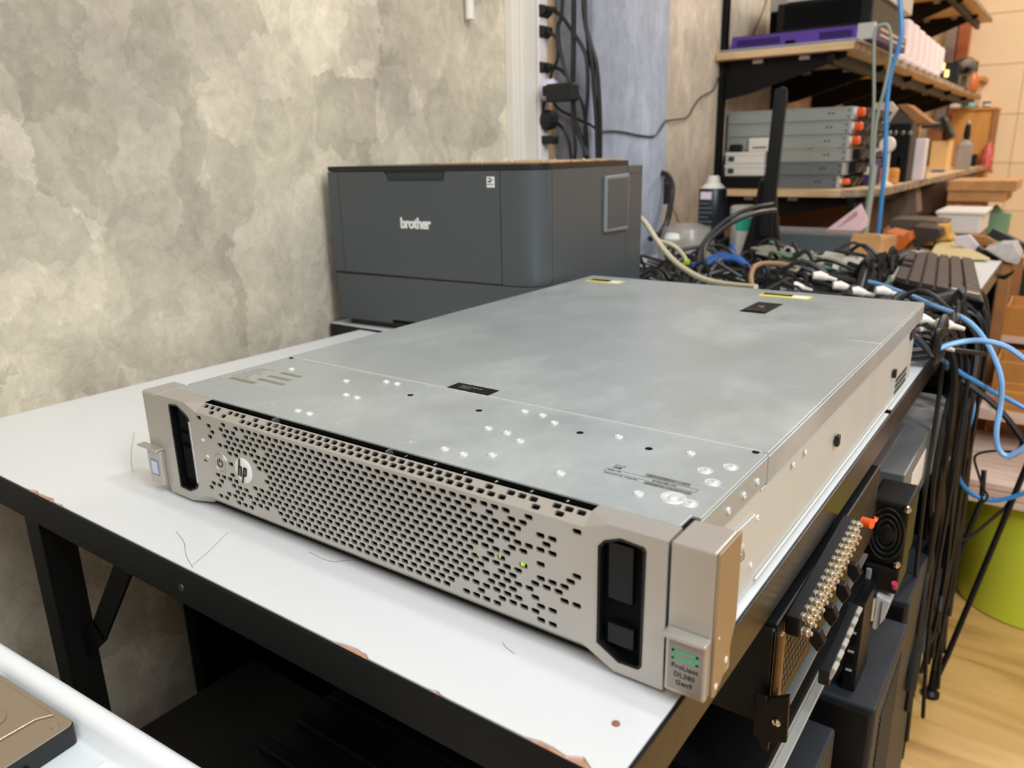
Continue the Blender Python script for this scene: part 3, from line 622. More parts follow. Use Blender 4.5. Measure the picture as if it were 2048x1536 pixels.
cc = MB().prism([(.3214, .0002)]+[(PW+.0003-.036+.036*math.sin(a), .0002+.036-.036*math.cos(a)) for a in [math.pi/2*i/12 for i in range(13)]]+[(PW+.0003, .040), (.3214, .040)], 'z', .0862, .2428)
PB('corner_column', cc, 'printer_grey', sm=True)
PB('lower_tray', MB().prism(rounded(.0002, PW+.0006, -.0002, .040, .036), 'z', .012, .0848), 'printer_grey', sm=True)
PB('tray_handle', MB().box((.1165, -.0012, .0125), (.2250, .003, .0175)), 'black_matte')
PB('seam', MB().box((.001, .0018, .0850), (.3210, .004, .0884)).box((.3196, .0018, .0862), (.3216, .004, .2428)), 'crease')
PB('lid', MB().prism(rounded(-.0006, PW+.001, -.0006, .302, .037), 'z', .2435, .2510), 'printer_dark', .0012, sm=False)
PB('rear_cover', MB().box((.010, .3052, .2295), (PW+.0006, PD, .2425)), 'printer_grey', .001)
PB('side_door', MB().prism([(.2066, .142), (.2990, .139), (.3000, .231), (.2070, .229)], 'x', PW-.001, PW+.0050), M('printer_frame', (120, 124, 126), .4), .0035)
PB('side_door', MB().box((PW+.0046, .2135, .1475), (PW+.0056, .2935, .2245)), 'printer_grey', .0006)
PB('seam', MB().box((PW-.0002, .0385, .086), (PW+.0004, .0398, .2428)), 'crease')
for k in range(11):
    PB('vent_slot', MB().box((PW+.0054, .219, .152+k*.0062), (PW+.0060, .289, .1538+k*.0062)), M('vent_grey', (84, 88, 90), .5), seg=1)
M('logo_white', (224, 224, 222), .45)
mw = root_m(PR); rr_ = (mw.to_3x3() @ Vector((1, 0, 0)))
lo = text('logo', 'brother', .0215, mw @ Vector((.1428, -.0008, .1612)), rr_, (0, 0, 1), 'logo_white', PR, bold=.0009, ext=.0003, sx=.92, spacing=.9)
bg = PB('badge', MB().box((.2995, -.0008, .2203), (.3125, 0, .2350)), 'logo_white', .0008)
sw_ = MB()
sw_.prism([(.3010, .2335), (.3115, .2300), (.3055, .2335)], 'y', -.0012, -.0008).prism([(.3005, .2285), (.3085, .2310), (.3060, .2270)], 'y', -.0012, -.0008).box((.3005, -.0012, .2245), (.3110, -.0008, .2252))
PB('mark', sw_, 'badge_ink', parent=bg)
PB('guide_line', MB().box((.0225, -.0004, .090), (.0231, .0002, .2425)), 'crease')
# slatted tan strips lying on the lid
mt = thing('bamboo_mat', 'thin tan slatted mat with small bright studs lying on the printer lid', 'mat', mw @ Vector((.23, .18, .2515)))
M('mat_tan', (188, 150, 104), .6, mottle=.2, mscale=40)
r3 = random.Random(4)
for k in range(9):
    y_ = .05+k*.028
    q = MB().add([mw @ v for v in MB().box((.155+r3.random()*.06, y_, .2512), (.372-r3.random()*.012, y_+.022, .2530+r3.random()*.0012)).v], MB().box((0,0,0),(1,1,1)).f)
    build('slat', q, 'mat_tan', mt, .0006)
for k in range(7):
    c_ = mw @ Vector((.20+k*.026, .06+.18*(k % 2), .2538))
    build('stud', MB().lathe(c_, [(.003, 0), (.0028, .0016), (0, .0022)], 10), 'bright_steel', mt, sm=True)

# ---------------------------------------------------------------- power strip and its plugs on the wall
ps_ = thing('power_strip', 'white vertical power strip screwed to the wall trunking with black plugs', 'power strip', (XW+.02, 1.165, .5))
build('body', MB().box((XW, 1.150, .10), (XW+.026, 1.186, 1.2)), M('strip_white', (236, 224, 220), .45), ps_, .003)
for z in (.545, .507, .47, .44, .395, .335, .285): build('socket', MB().lathe((XW+.026, 1.168, z), [(.013, 0), (.013, .001), (.011, .0005), (0, .0004)], 16, (1, 0, 0)), 'strip_white', ps_)
M('plug_black', (15, 16, 17), .5); M('cable_black', (17, 18, 19), .42)
def cable(pts, r, m, label, name='cable', group=None, sub=8, n=7, cat='cable'):
    return single(name, label, cat, MB().tube([Vector(p_) for p_ in pts], r, n, sub=sub), m, sm=True, group=group)
z9 = lambda a, b: (900+a*540/2048, b*540/2048)
def W9(a, b, x=-.36): return at(*z9(a, b), 'x', x)
plug_rows = [((640, 100), (780, 75), 'highest'), ((640, 255), (740, 240), 'second highest'), ((635, 525), (760, 505), 'third from the top')]
for (a, b_, nm) in plug_rows:
    p0 = at(*z9(*a), 'y', 1.168); p1 = at(*z9(*b_), 'y', 1.168)
    t = thing('power_plug', 'black angled power plug, %s on the wall strip' % nm, 'plug', p0)
    build('plug_body', MB().prism([(p0.x+.002, p0.z-.018), (p0.x+.024, p0.z-.012), (p0.x+.036, p0.z-.004), (p0.x+.036, p0.z+.010), (p0.x+.024, p0.z+.013), (p0.x, p0.z+.013)], 'y', p0.y-.017, p0.y+.017), 'plug_black', t, .004)
    build('strain_relief', MB().cyl((p0.x+.030, p0.y, p0.z+.003), (p1.x+.008, p1.y, p1.z), .0085, 10, .0045), 'plug_black', t, sm=True)
p0 = at(*z9(670, 690), 'y', 1.168)
t = thing('power_adapter', 'round lilac-white night-light adapter on the power strip', 'adapter', p0)
build('housing', MB().lathe((XW+.027, 1.168, p0.z), [(.020, 0), (.024, .004), (.024, .020), (.018, .028), (0, .030)], 20, (1, 0, 0)), M('lilac', (214, 204, 226), .4), t, sm=True)
t = thing('power_adapter', 'long black block adapter sticking out of the power strip', 'adapter', at(*z9(840, 700), 'y', 1.15))
q0 = at(*z9(740, 690), 'y', 1.14); q1 = at(*z9(950, 710), 'y', 1.14)
build('housing', MB().box((q0.x, 1.130, q1.z-.014), (q1.x, 1.158, q0.z+.013)), 'plug_black', t, .004)
build('pin_block', MB().box((XW+.045, 1.130, q0.z-.010), (q0.x+.002, 1.152, q0.z+.010)), 'plug_black', t, .002)
p0 = at(*z9(665, 915), 'y', 1.168)
t = thing('power_plug', 'round black plug, fourth from the top on the wall strip', 'plug', p0)
build('plug_body', MB().lathe((XW+.027, 1.168, p0.z), [(.020, 0), (.022, .006), (.019, .022), (.010, .026), (0, .026)], 18, (1, 0, 0)), 'plug_black', t, sm=True)
build('strain_relief', MB().cyl((XW+.045, 1.168, p0.z), at(*z9(800, 925), 'y', 1.168), .008, 10, .0045), 'plug_black', t, sm=True)
p0 = at(*z9(640, 1065), 'y', 1.168)
t = thing('power_plug', 'small black plug, lowest on the wall strip above the printer', 'plug', p0)
build('plug_body', MB().box((XW+.024, 1.155, p0.z-.009), (XW+.055, 1.181, p0.z+.009)), 'plug_black', t, .003)
cl = [([(780, 75), (850, 130), (930, 240), (1010, 370), (1040, 480), (1045, 700), (1030, 900), (1020, 1100), (1025, 1250)], 'black cable curving down from the highest wall plug'),
 ([(740, 240), (790, 270), (815, 330), (815, 450), (770, 560), (720, 760), (690, 900), (660, 1060), (640, 1230)], 'black cable hanging slanted from the second wall plug'),
 ([(760, 505), (840, 530), (920, 620), (980, 720), (1020, 850), (1040, 1100), (1040, 1250)], 'black cable bending down from the third wall plug'),
 ([(800, 925), (860, 980), (900, 1070), (915, 1170), (920, 1260)], 'black cable drooping from the round wall plug'),
 ([(865, -620), (850, 60), (820, 200), (830, 350), (870, 520), (930, 700), (930, 900), (950, 1100), (940, 1260)], 'black cable looping over the plugs beside the pillar'),
 ([(940, -620), (938, 200), (935, 500), (930, 700), (945, 900), (985, 1030), (1040, 1180)], 'thick straight black cable hanging down beside the wall plugs'),
 ([(980, -620), (1020, 80), (1050, 300), (1080, 500), (1095, 700), (1110, 900), (1120, 1200)], 'black cable nearest the grey pillar edge, sloping right'),
 ([(1020, -620), (1025, 100), (1060, 300), (1110, 480), (1130, 700), (1140, 950), (1140, 1200)], 'black cable lying along the corner of the blue-grey pillar'),
 ([(1000, -620), (1010, 60), (1035, 200), (1050, 400), (1090, 600), (1100, 800), (1125, 1000), (1130, 1200)], 'thin black cable between two thicker ones at the pillar'),
 ([(690, 1050), (720, 1080), (725, 1150), (720, 1230)], 'short grey-black cable falling from the lowest wall plug')]
for k, (pts, lab) in enumerate(cl):
    ys = 1.155+.006*(k % 4) if k in (1, 4) else 1.19+.006*(k % 5)
    cable([at(*z9(a, b_), 'y', ys+(.0 if b_ < 900 else .0)) for a, b_ in pts], [.0042, .0034, .0040, .0036, .0042, .0055, .0048, .0046, .0035, .0036][k], 'cable_black', lab)
cable([at(*z9(a, b_), 'y', 1.235) for a, b_ in [(760, 750), (830, 830), (920, 880), (1000, 920), (1060, 945), (1120, 990)]], .0028, 'cable_black', 'thin black wire crossing behind the hanging cables to the pillar')
cable([at(*z9(a, b_), 'x', -.318) for a, b_ in [(1150, 1000), (1200, 992), (1310, 1000), (1380, 1015), (1450, 1028), (1545, 1032), (1590, 990), (1635, 918)]]+[at(*z9(a, b_), 'x', XW+.012) for a, b_ in [(1652, 915), (1700, 908), (1800, 890), (1850, 810), (1900, 740), (1990, 690), (2020, 640)]]+[at(u, v, 'x', XW+.03) for u, v in ((1440, 150), (1462, 132), (1495, 95), (1510, 60), (1530, 10), (1535, -30))], .0022, 'cable_black', 'thin dark wire running across the pillar and up to the shelves', sub=4)
# ---------------------------------------------------------------- wall shelving at the back
M('shelf_black', (9, 9, 10), .5, spec=.25); M('silver_tag', (190, 184, 176), .4, metal=.5)
M('cardboard', (196, 146, 92), .8, mottle=.12, mscale=20); M('cardboard_dark', (160, 108, 62), .8, mottle=.12, mscale=20)
M('orange_knob', (236, 92, 34), .4); M('pink_white', (238, 218, 218), .4); M('srv_grey', (164, 170, 164), .45, metal=.35); M('srv_dark', (118, 124, 126), .45, metal=.35)
M('purple', (86, 56, 150), .45); M('purple_dark', (58, 38, 96), .5); M('tan_strip', (214, 186, 140), .5); M('light_steel', (196, 196, 192), .4, metal=.45)
M('off_white', (232, 224, 214), .5); M('amber_light', (255, 226, 150), .4, emit=2.0); M('chrome', (220, 220, 218), .12, metal=1.0)
UPY = [2.235, 2.76, 3.30, 3.84, 4.42, 5.06]
for k, y in enumerate(UPY):
    o = single('shelf_upright', 'black slotted steel upright on the wall, %s from the near end of the shelves' % ['first', 'second', 'third', 'fourth', 'fifth', 'sixth'][k], 'upright',
        MB().box((XW, y-.013, -.72), (XW+.004, y+.013, 1.95)).box((XW+.004, y-.013, -.72), (XW+.018, y-.010, 1.95)).box((XW+.004, y+.010, -.72), (XW+.018, y+.013, 1.95)), 'shelf_black', group='uprights of the wall shelving')
def shelf(zt, y0, y1, x1, label, bh=.10, th=.02):
    t = thing('wall_shelf', label, 'shelf', (XW, (y0+y1)/2, zt))
    cut = .095 if x1 > 0 else 0
    build('board', MB().prism([(XW+.003, y0), (x1-cut, y0), (x1, y0+cut*1.1), (x1, y1), (XW+.003, y1)] if cut else [(XW+.003, y0), (x1, y0), (x1, y1), (XW+.003, y1)], 'z', zt-th, zt), 'shelf_wood', t, .002)
    build('edge_strip', MB().box((x1-.001, y0+cut*1.1+.004, zt-th-.002), (x1+.004, y1, zt+.001)), 'chipboard', t, .001)
    if cut: build('edge_strip', MB().bar((x1-cut+.004, y0+.004, zt-th/2), (x1, y0+cut*1.1, zt-th/2), .006, th+.002), 'chipboard', t, .001)
    for y in UPY:
        if y0 < y < y1:
            br = build('bracket', MB().prism([(XW+.018, zt-th), (x1-.03, zt-th), (x1-.03, zt-th-.016), (XW+.10, zt-th-bh), (XW+.018, zt-th-bh-.015)], 'y', y-.004, y+.004).box((XW+.018, y-.014, zt-th-.004), (x1-.03, y+.014, zt-th)), 'shelf_black', t)
            for xx in (.11, .25): build('clip', MB().box((XW+xx, y-.018, zt-th-.014), (XW+xx+.03, y-.005, zt-th-.003)), 'silver_tag', br)
    build('under_beam', MB().box((x1-.075, y0+.02, zt-th-.035), (x1-.055, y1-.02, zt-th)), 'shelf_black', t)
    return t
shelf(.553, 2.18, 5.45, -.009, 'middle wall shelf of pale chipboard carrying the purple switch')
shelf(.142, 2.18, 5.40, .085, 'lower wall shelf of pale chipboard carrying the stack of grey servers', .085)
shelf(.985, 3.6, 5.45, -.009, 'top wall shelf of pale chipboard with only its far end in the picture', .12)

def blk(name, label, cat, u0, v0, u1, v1, y, d, m, bevel=.002, group=None, part='body', z0=None):
    a = at(u0, v1, 'y', y); b = at(u1, v0, 'y', y); zb = a.z if z0 is None else z0
    t = thing(name, label, cat, ((a.x+b.x)/2, y+d/2, zb), group)
    build(part, MB().box((a.x, y, zb), (b.x, y+d, b.z)), m, t, bevel)
    return t, a.x, b.x, zb, b.z
ZA = .553; ZBs = .142
# middle shelf: metal sheets, purple switch, black case, perforated silver case
t = thing('metal_sheet', 'flat grey metal sheets lying under the purple switch', 'sheet', (-.2, 2.4, ZA))
build('sheet', MB().box((-.414, 2.185, ZA), (.005, 2.60, ZA+.003)), 'light_steel', t); build('sheet', MB().box((-.410, 2.20, ZA+.003), (-.01, 2.62, ZA+.006)), 'srv_dark', t); build('sheet', MB().box((-.412, 2.19, ZA+.006), (0, 2.60, ZA+.009)), 'light_steel', t)
t = thing('network_switch', 'flat purple and grey network switch on the middle wall shelf', 'switch', (-.18, 2.45, ZA+.009))
zs = ZA+.009
build('case', MB().box((-.395, 2.256, zs), (.028, 2.72, zs+.044)), 'purple_dark', t, .002)
build('face_panel', MB().box((-.393, 2.250, zs+.002), (-.020, 2.257, zs+.040)), 'purple', t, .001)
build('end_panel', MB().box((-.020, 2.249, zs+.001), (.029, 2.262, zs+.045)), 'light_steel', t, .002)
for x0, n in ((-.375, 26), (-.125, 18)):
    for k in range(n): build('vent_slot', MB().box((x0+k*.0052, 2.2492, zs+.012), (x0+k*.0052+.0026, 2.2512, zs+.032)), 'black_matte', t)
build('port', MB().box((-.225, 2.249, zs+.008), (-.195, 2.252, zs+.018)), 'black_matte', t)
for z_ in (.014, .030): build('stripe', MB().box((.0278, 2.32, zs+z_), (.0302, 2.69, zs+z_+.006)), 'tan_strip', t)
t = thing('equipment_case', 'matte black equipment case stacked on the purple switch', 'case', (-.12, 2.47, zs+.044))
build('case', MB().box((-.262, 2.27, zs+.044), (.012, 2.72, zs+.125)), 'black_plastic', t, .003)
build('vent_panel', MB().box((-.24, 2.2685, zs+.052), (-.02, 2.2705, zs+.117)), 'black_matte', t)
t = thing('equipment_case', 'silver case with perforated end on top of the black case', 'case', (-.1, 2.47, zs+.125))
build('case', MB().box((-.235, 2.262, zs+.125), (.022, 2.80, zs+.215)), 'light_steel', t, .003)
dots = MB()
for i in range(34):
    for j in range(9):
        dots.box((-.205+i*.0058+(j % 2)*.0029, 2.2608, zs+.142+j*.0058), (-.2015+i*.0058+(j % 2)*.0029, 2.2622, zs+.1455+j*.0058))
build('perforation', dots, 'black_matte', t, props={'kind': 'stuff'})
t = thing('equipment_case', 'pale silver case at the left of the perforated case near the upright', 'case', (-.3, 2.5, zs+.125))
build('case', MB().box((-.33, 2.40, zs+.1252), (-.2355, 2.75, zs+.215)), 'light_steel', t, .003)
build('stand', MB().box((-.33, 2.41, zs+.044), (-.264, 2.73, zs+.1252)), 'black_matte', t)
# row of pale adapters along the shelf edge
for k in range(7):
    y = 3.02+k*.135; a = at([1822, 1843, 1857, 1868, 1877, 1885, 1893][k], 60, 'y', y)
    zt = ZA+[.150, .148, .142, .138, .134, .132, .130][k]
    t = thing('power_adapter', 'tall pale pink-white adapter on the middle shelf, %s from the left of its row' % ['first', 'second', 'third', 'fourth', 'fifth', 'sixth', 'seventh'][k], 'adapter', (-.045, y, ZA), 'pale adapters along the middle shelf edge')
    build('body', MB().box((-.078, y-.045, ZA+.022), (-.014, y+.045, zt)), 'pink_white', t, .008)
    build('foot', MB().box((-.072, y-.040, ZA), (-.022, y+.040, ZA+.022)), M('pink_dark', (206, 170, 172), .5), t, .003)
    if k < 3: build('prong', MB().box((-.05, y-.012, zt), (-.044, y-.006, zt+.022)).box((-.05, y+.006, zt), (-.044, y+.012, zt+.022)), 'chrome' if k else 'black_plastic', t)
for k in range(6):
    y = 2.86+k*.155
    single('plug_cover', 'small rounded pale plug cover at the middle shelf edge, %s from the left' % ['first', 'second', 'third', 'fourth', 'fifth', 'sixth'][k], 'cover', MB().lathe((-.012, y, ZA), [(.020, 0), (.022, .006), (.018, .017), (.008, .022), (0, .022)], 14), 'pink_white', sm=True, group='plug covers on the middle shelf')
def px(u, v, y): return at(u, v, 'y', y)
# dark gadgets at the far end of the middle shelf
t = thing('camera', 'dark electronic gadget with two cream lights on the middle shelf', 'camera', px(1890, 158, 4.3)); c_ = px(1892, 140, 4.3)
build('body', MB().box((c_.x-.07, 4.3, ZA), (c_.x+.06, 4.42, c_.z+.035)), 'dark_steel', t, .01)
for u, v in ((1885, 133), (1893, 147)):
    q = px(u, v, 4.29); build('light', MB().box((q.x-.010, q.y, q.z-.017), (q.x+.010, q.y+.008, q.z+.017)), 'amber_light', t, .003)
build('cable_coil', MB().tube([(c_.x+.05+.05*math.cos(a), 4.36+.03*math.sin(a*1.3), c_.z+.012*math.sin(a*2.1)) for a in [i*.6 for i in range(22)]], .009, 6, sub=2), 'dark_steel', t, sm=True)
t = thing('motor', 'round bare metal motor on the far middle shelf', 'motor', px(1917, 150, 4.7)); c_ = px(1920, 138, 4.7)
build('drum', MB().lathe((c_.x, 4.66, c_.z), [(.045, 0), (.048, .01), (.048, .09), (.04, .10), (.012, .105), (0, .105)], 18, (.5, -.8, 0)), M('dull_metal', (120, 110, 98), .4, metal=.7), t, sm=True)
build('mount', MB().box((c_.x-.05, 4.62, ZA), (c_.x+.05, 4.74, c_.z-.035)), 'dull_metal', t)
t = thing('glue_bottle', 'brown bottle with black cap beside the bare motor', 'bottle', px(1943, 160, 4.9)); c_ = px(1944, 158, 4.9)
build('bottle', MB().lathe((c_.x, 4.9, ZA), [(.032, 0), (.036, .005), (.036, .07), (.022, .09), (.018, .10), (0, .10)], 18), M('amber_plastic', (196, 104, 42), .4), t, sm=True)
build('cap', MB().lathe((c_.x, 4.9, ZA+.10), [(.022, 0), (.022, .05), (.016, .055), (0, .055)], 16), 'black_plastic', t, sm=True)
t = thing('wall_ledge', 'small tan wooden ledge on short pegs beyond the far shelf end', 'ledge', px(1945, 160, 5.65)); a = px(1915, 155, 5.62); b = px(1972, 170, 5.62)
build('board', MB().box((a.x, 5.50, b.z+.02), (b.x, 5.735, b.z+.045)), 'cabinet_wood', t, .003)
for x in (b.x-.10, b.x-.05): build('peg', MB().box((x, 5.60, b.z-.12), (x+.018, 5.735, b.z+.02)), 'shelf_wood', t)
single('door_trim_board', 'tall red-brown board standing in the far room corner', 'board', MB().box((-.205, 5.66, ZF), (-.14, 5.738, 1.4)), M('redbrown', (170, 92, 52), .55), .003)
single('grey_board', 'tall grey-mauve board leaning beside the red-brown board in the far corner', 'board', MB().box((-.275, 5.66, ZF), (-.212, 5.738, 1.3)), M('mauve', (150, 132, 128), .55), .003)

# ---------------------------------------------------------------- lower shelf
z4 = lambda a, b: (1400+a*360/2048, 180+b*360/2048)
names = ['topmost', 'second from the top', 'third from the top', 'fourth from the top', 'fifth from the top', 'lowest']
xr = [-.022, -.025, -.028, -.026, -.034, -.046]; zt0 = .142
for k in range(6):
    zlo = zt0+(5-k)*.0405; zhi = zlo+.0390; m = 'srv_grey' if k < 4 else 'srv_dark'
    t = thing('slim_server', '%s grey slim server, %s of the stack on the lower wall shelf' % ('dark' if k > 3 else 'pale', names[k]), 'server', (-.22, 2.5, zlo), 'slim servers stacked on the lower shelf')
    build('case', MB().box((-.405, 2.29, zlo), (xr[k], 2.73, zhi)), m, t, .0015)
    build('lid_edge', MB().box((-.405, 2.2885, zhi-.006), (xr[k]-.004, 2.292, zhi)), m, t, .0008)
    fr = build('front_frame', MB().box((xr[k], 2.288, zlo+.001), (xr[k]+.007, 2.73, zhi-.001)), 'light_steel', t, .001)
    for dx in (.052, .064):
        build('screw', MB().lathe((xr[k]-dx, 2.2890, zlo+.021), [(.0030, 0), (.0028, .001), (0, .0012)], 10, (0, -1, 0)), 'dark_steel', t)
    for dz in (.010, .028): build('screw', MB().lathe((xr[k]-.008, 2.2890, zlo+dz), [(.0028, 0), (.0025, .001), (0, .0012)], 10, (0, -1, 0)), 'dark_steel', t)
    if k < 3 or k == 5:
        kr = .012 if k < 3 else .008
        lc = build('latch', MB().lathe((xr[k]+.007, 2.305, zlo+.021), [(kr*.9, 0), (kr, .002), (kr, .006), (0, .007)], 14, (1, 0, 0)), 'white_label', t, sm=True)
        build('knob', MB().lathe((xr[k]+.013, 2.305, zlo+.021), [(kr*.95, 0), (kr*1.15, .004), (kr*1.15, .018), (kr*.8, .022), (0, .022)], 14, (1, 0, 0)), 'orange_knob', lc, sm=True)
    build('drive_bay', MB().box((xr[k]+.007, 2.34, zlo+.004), (xr[k]+.030, 2.70, zhi-.003)), 'black_plastic', t, .002)
    for q in range(5): build('handle', MB().bar((xr[k]+.030, 2.36+q*.07, zlo+.008), (xr[k]+.038, 2.39+q*.07, zlo+.030), .01, .006), 'dull_metal', t)
for k, (lab, zl) in enumerate((('upper of the two flat white boxes left of the black screen', .2195), ('lower of the two flat white boxes left of the black screen', .1815))):
    t = thing('white_box', lab, 'box', (-.33, 2.32, zl), 'flat white boxes on the lower shelf')
    build('body', MB().box((-.396, 2.26, zl), (-.270, 2.40, zl+.036)), 'off_white', t, .003)
    build('lid', MB().box((-.398, 2.258, zl+.026), (-.268, 2.402, zl+.0372)), 'off_white', t, .002)
    build('print', MB().box((-.386, 2.2585, zl+.008), (-.366, 2.2600, zl+.024)).box((-.383, 2.258, zl+.011), (-.369, 2.259, zl+.021)), 'ink', t)
for k in range(3):
    z_ = .142+k*.0130
    t = thing('laptop', '%s of three dark closed laptops under the white boxes' % ['lowest', 'middle', 'top'][k], 'laptop', (-.32, 2.36, z_), 'closed laptops on the lower shelf')
    build('base', MB().box((-.409+.004*k, 2.235, z_), (-.245-.003*k, 2.47, z_+.0075)), 'black_plastic', t, .002); build('lid', MB().box((-.408+.004*k, 2.237, z_+.008), (-.246-.003*k, 2.468, z_+.0125)), 'dark_steel', t, .002)
t = thing('card_reader', 'small white slotted device on top of the white boxes', 'device', (-.285, 2.32, .2565))
build('body', MB().box((-.327, 2.27, .2567), (-.247, 2.36, .300)), 'off_white', t, .006); build('slot', MB().box((-.312, 2.2685, .268), (-.266, 2.2705, .272)), 'black_matte', t)
t = thing('gadget', 'small dark green and black gadget on the white boxes by the upright', 'gadget', (-.37, 2.33, .2565))
build('body', MB().box((-.394, 2.28, .2567), (-.350, 2.36, .282)), 'dark_steel', t, .006); build('cover', MB().lathe((-.362, 2.32, .282), [(.018, 0), (.016, .006), (0, .009)], 12), 'printer_recess', t, sm=True)
t = thing('gadget', 'black box with white round cap standing right of the white boxes', 'gadget', (-.25, 2.33, .181))
build('body', MB().box((-.266, 2.28, .1816), (-.235, 2.36, .256)), 'black_plastic', t, .003); build('cap', MB().lathe((-.25, 2.278, .20), [(.009, 0), (.009, .003), (0, .004)], 10, (0, -1, 0)), 'white_label', t)
# clutter right of the stack, seen from the side along the shelf
zq = lambda a, b: (1640+a*408/2048, 180+b*408/2048)
def pq(a, b, y): return at(*zq(a, b), 'y', y)
t = thing('open_box', 'tilted cardboard box with pale flap and dark lining on the lower shelf', 'box', pq(740, 300, 2.95))
def poly3(pts, y, d, name, m, parent):
    q = [pq(a, b, y) for a, b in pts]; build(name, MB().prism([(p_.x, p_.z) for p_ in q], 'y', y, y+d), m, parent, .001)
poly3([(545, 130), (715, 115), (780, 190), (690, 330), (560, 330)], 2.92, .02, 'flap', M('pale_card', (232, 208, 190), .7), t)
poly3([(780, 180), (960, 330), (940, 360), (690, 335)], 2.945, .14, 'body', M('card_inside', (78, 72, 64), .8), t)
poly3([(775, 150), (870, 140), (1115, 325), (965, 340)], 2.945, .15, 'flap', 'cardboard_dark', t)
build('body', MB().box((pq(690, 330, 2.95).x, 2.95, ZBs), (pq(940, 330, 2.95).x, 3.12, pq(690, 330, 2.95).z)), 'cardboard', t)
t = thing('amplifier', 'black box with chrome knobs in front of the tilted cardboard box', 'amplifier', pq(820, 640, 2.85)); a = pq(600, 650, 2.80); b = pq(930, 330, 2.80)
build('body', MB().box((a.x, 2.80, ZBs), (b.x, 2.92, b.z)), 'black_plastic', t, .004)
for u_ in (705, 760, 835, 905):
    c_ = pq(u_, 430, 2.80); build('knob', MB().lathe(c_, [(.007, 0), (.007, .010), (.005, .012), (0, .012)], 12, (0, -1, 0)), 'chrome', t, sm=True)
t = thing('desk_lamp', 'round white lamp head with a pale arm and orange tip beside the server stack', 'lamp', pq(640, 560, 2.5)); c_ = pq(655, 550, 2.5)
build('lamp_head', MB().lathe((c_.x, 2.53, c_.z), [(.018, -.03), (.024, -.015), (.0265, 0), (.022, .010), (0, .012)], 20, (0, -1, .1)), 'off_white', t, sm=True)
e = pq(420, 690, 2.47); build('arm', MB().tube([c_+Vector((0, -.02, -.01)), (c_+e)/2, e], .004, 8), 'off_white', t, sm=True); build('tip', MB().lathe(e, [(.009, -.006), (.010, 0), (.006, .008), (0, .009)], 12, (-.8, 0, -.4)), 'orange_knob', t, sm=True)
build('base', MB().lathe((c_.x+.006, 2.54, ZBs), [(.022, 0), (.022, .006), (.006, .012), (.005, c_.z-ZBs-.02), (0, c_.z-ZBs-.02)], 16), 'off_white', t, sm=True)
def stack_on(name, label, cat, a, b, c, d, y, dep, m, bev=.003, grp=None, rest=True, z0=ZBs):
    p0 = pq(a, d, y); p1 = pq(c, b, y)
    t = thing(name, label, cat, ((p0.x+p1.x)/2, y+dep/2, z0 if rest else p0.z), grp)
    build('body', MB().box((p0.x, y, z0 if rest else p0.z), (p1.x, y+dep, p1.z)), m, t, bev)
    return t, p0, p1
t, a, b = stack_on('wooden_block', 'orange-brown rounded block at the shelf edge behind the hanging cables', 'block', 560, 785, 780, 1000, 2.62, .05, M('orange_wood', (222, 144, 66), .45), .008)
build('groove', MB().box((a.x+.004, 2.6185, (ZBs+b.z)/2), (b.x-.004, 2.6205, (ZBs+b.z)/2+.0015)), 'cardboard_dark', t)
t, a, b = stack_on('plastic_case', 'dark purple case between the server fronts and the orange-brown block', 'case', 400, 690, 560, 1000, 2.50, .10, 'purple_dark', .006)
build('latch', MB().box((a.x+.005, 2.496, b.z-.05), (a.x+.022, 2.501, b.z-.025)), 'off_white', t, .003)
for k, (a_, b_, c_2, d_) in enumerate(((905, 485, 1080, 760), (825, 590, 905, 800), (745, 655, 825, 820))):
    t, a, b = stack_on('power_adapter', 'pink-white adapter on the lower shelf, %s of three in a row' % ['tallest', 'middle-sized', 'shortest'][k], 'adapter', a_, b_, c_2, d_, 2.80-.07*k+.14, .05, 'pink_white', .006, 'adapters on the lower shelf', z0=ZBs)
    if k == 0: build('prong', MB().box((a.x+.010, 2.955, b.z), (a.x+.014, 2.96, b.z+.028)).box((a.x+.022, 2.955, b.z), (a.x+.026, 2.96, b.z+.028)), 'chrome', t)
t, a, b = stack_on('carton', 'cream cardboard carton with brown open flap on the lower shelf', 'box', 1085, 510, 1300, 810, 4.22, .16, M('cream_card', (226, 184, 122), .7), .002)
build('flap', MB().prism([(a.x-.03, b.z), (a.x+.045, b.z), (a.x+.035, b.z+.05), (a.x-.03, b.z+.055)], 'y', 4.23, 4.236), 'cardboard_dark', t)
t, a, b = stack_on('tray', 'dark grey slatted tray along the lower shelf edge', 'tray', 800, 830, 1050, 905, 3.0, .05, 'dull_metal', .003)
for q in range(6): build('slat', MB().box((a.x+.006+q*.012, 2.997, ZBs+.004), (a.x+.010+q*.012, 3.001, b.z-.004)), 'dark_steel', t)
t, a, b = stack_on('blue_tub', 'low blue tub under the cream carton', 'tub', 1110, 805, 1240, 850, 4.0, .08, M('blue_tub', (70, 112, 190), .4), .004); build('rim', MB().box((a.x-.002, 3.997, b.z-.004), (b.x+.002, 4.083, b.z)), 'blue_tub', t)
t = thing('spray_bottle', 'clear bottle with silver cap and black nozzle on the lower shelf', 'bottle', pq(1440, 800, 4.46)); c_ = pq(1420, 780, 4.46); top = pq(1440, 300, 4.46).z
build('bottle', MB().lathe((c_.x, 4.46, ZBs), [(.036, 0), (.039, .01), (.039, (top-ZBs)*.5), (.012, (top-ZBs)*.62), (0, (top-ZBs)*.62)], 18), M('clear_plastic', (196, 190, 186), .15, trans=.6), t, sm=True)
build('nozzle', MB().lathe((c_.x+.004, 4.46, ZBs+(top-ZBs)*.60), [(.014, 0), (.016, .03), (.012, (top-ZBs)*.30), (0, (top-ZBs)*.30)], 14), 'black_plastic', t, sm=True)
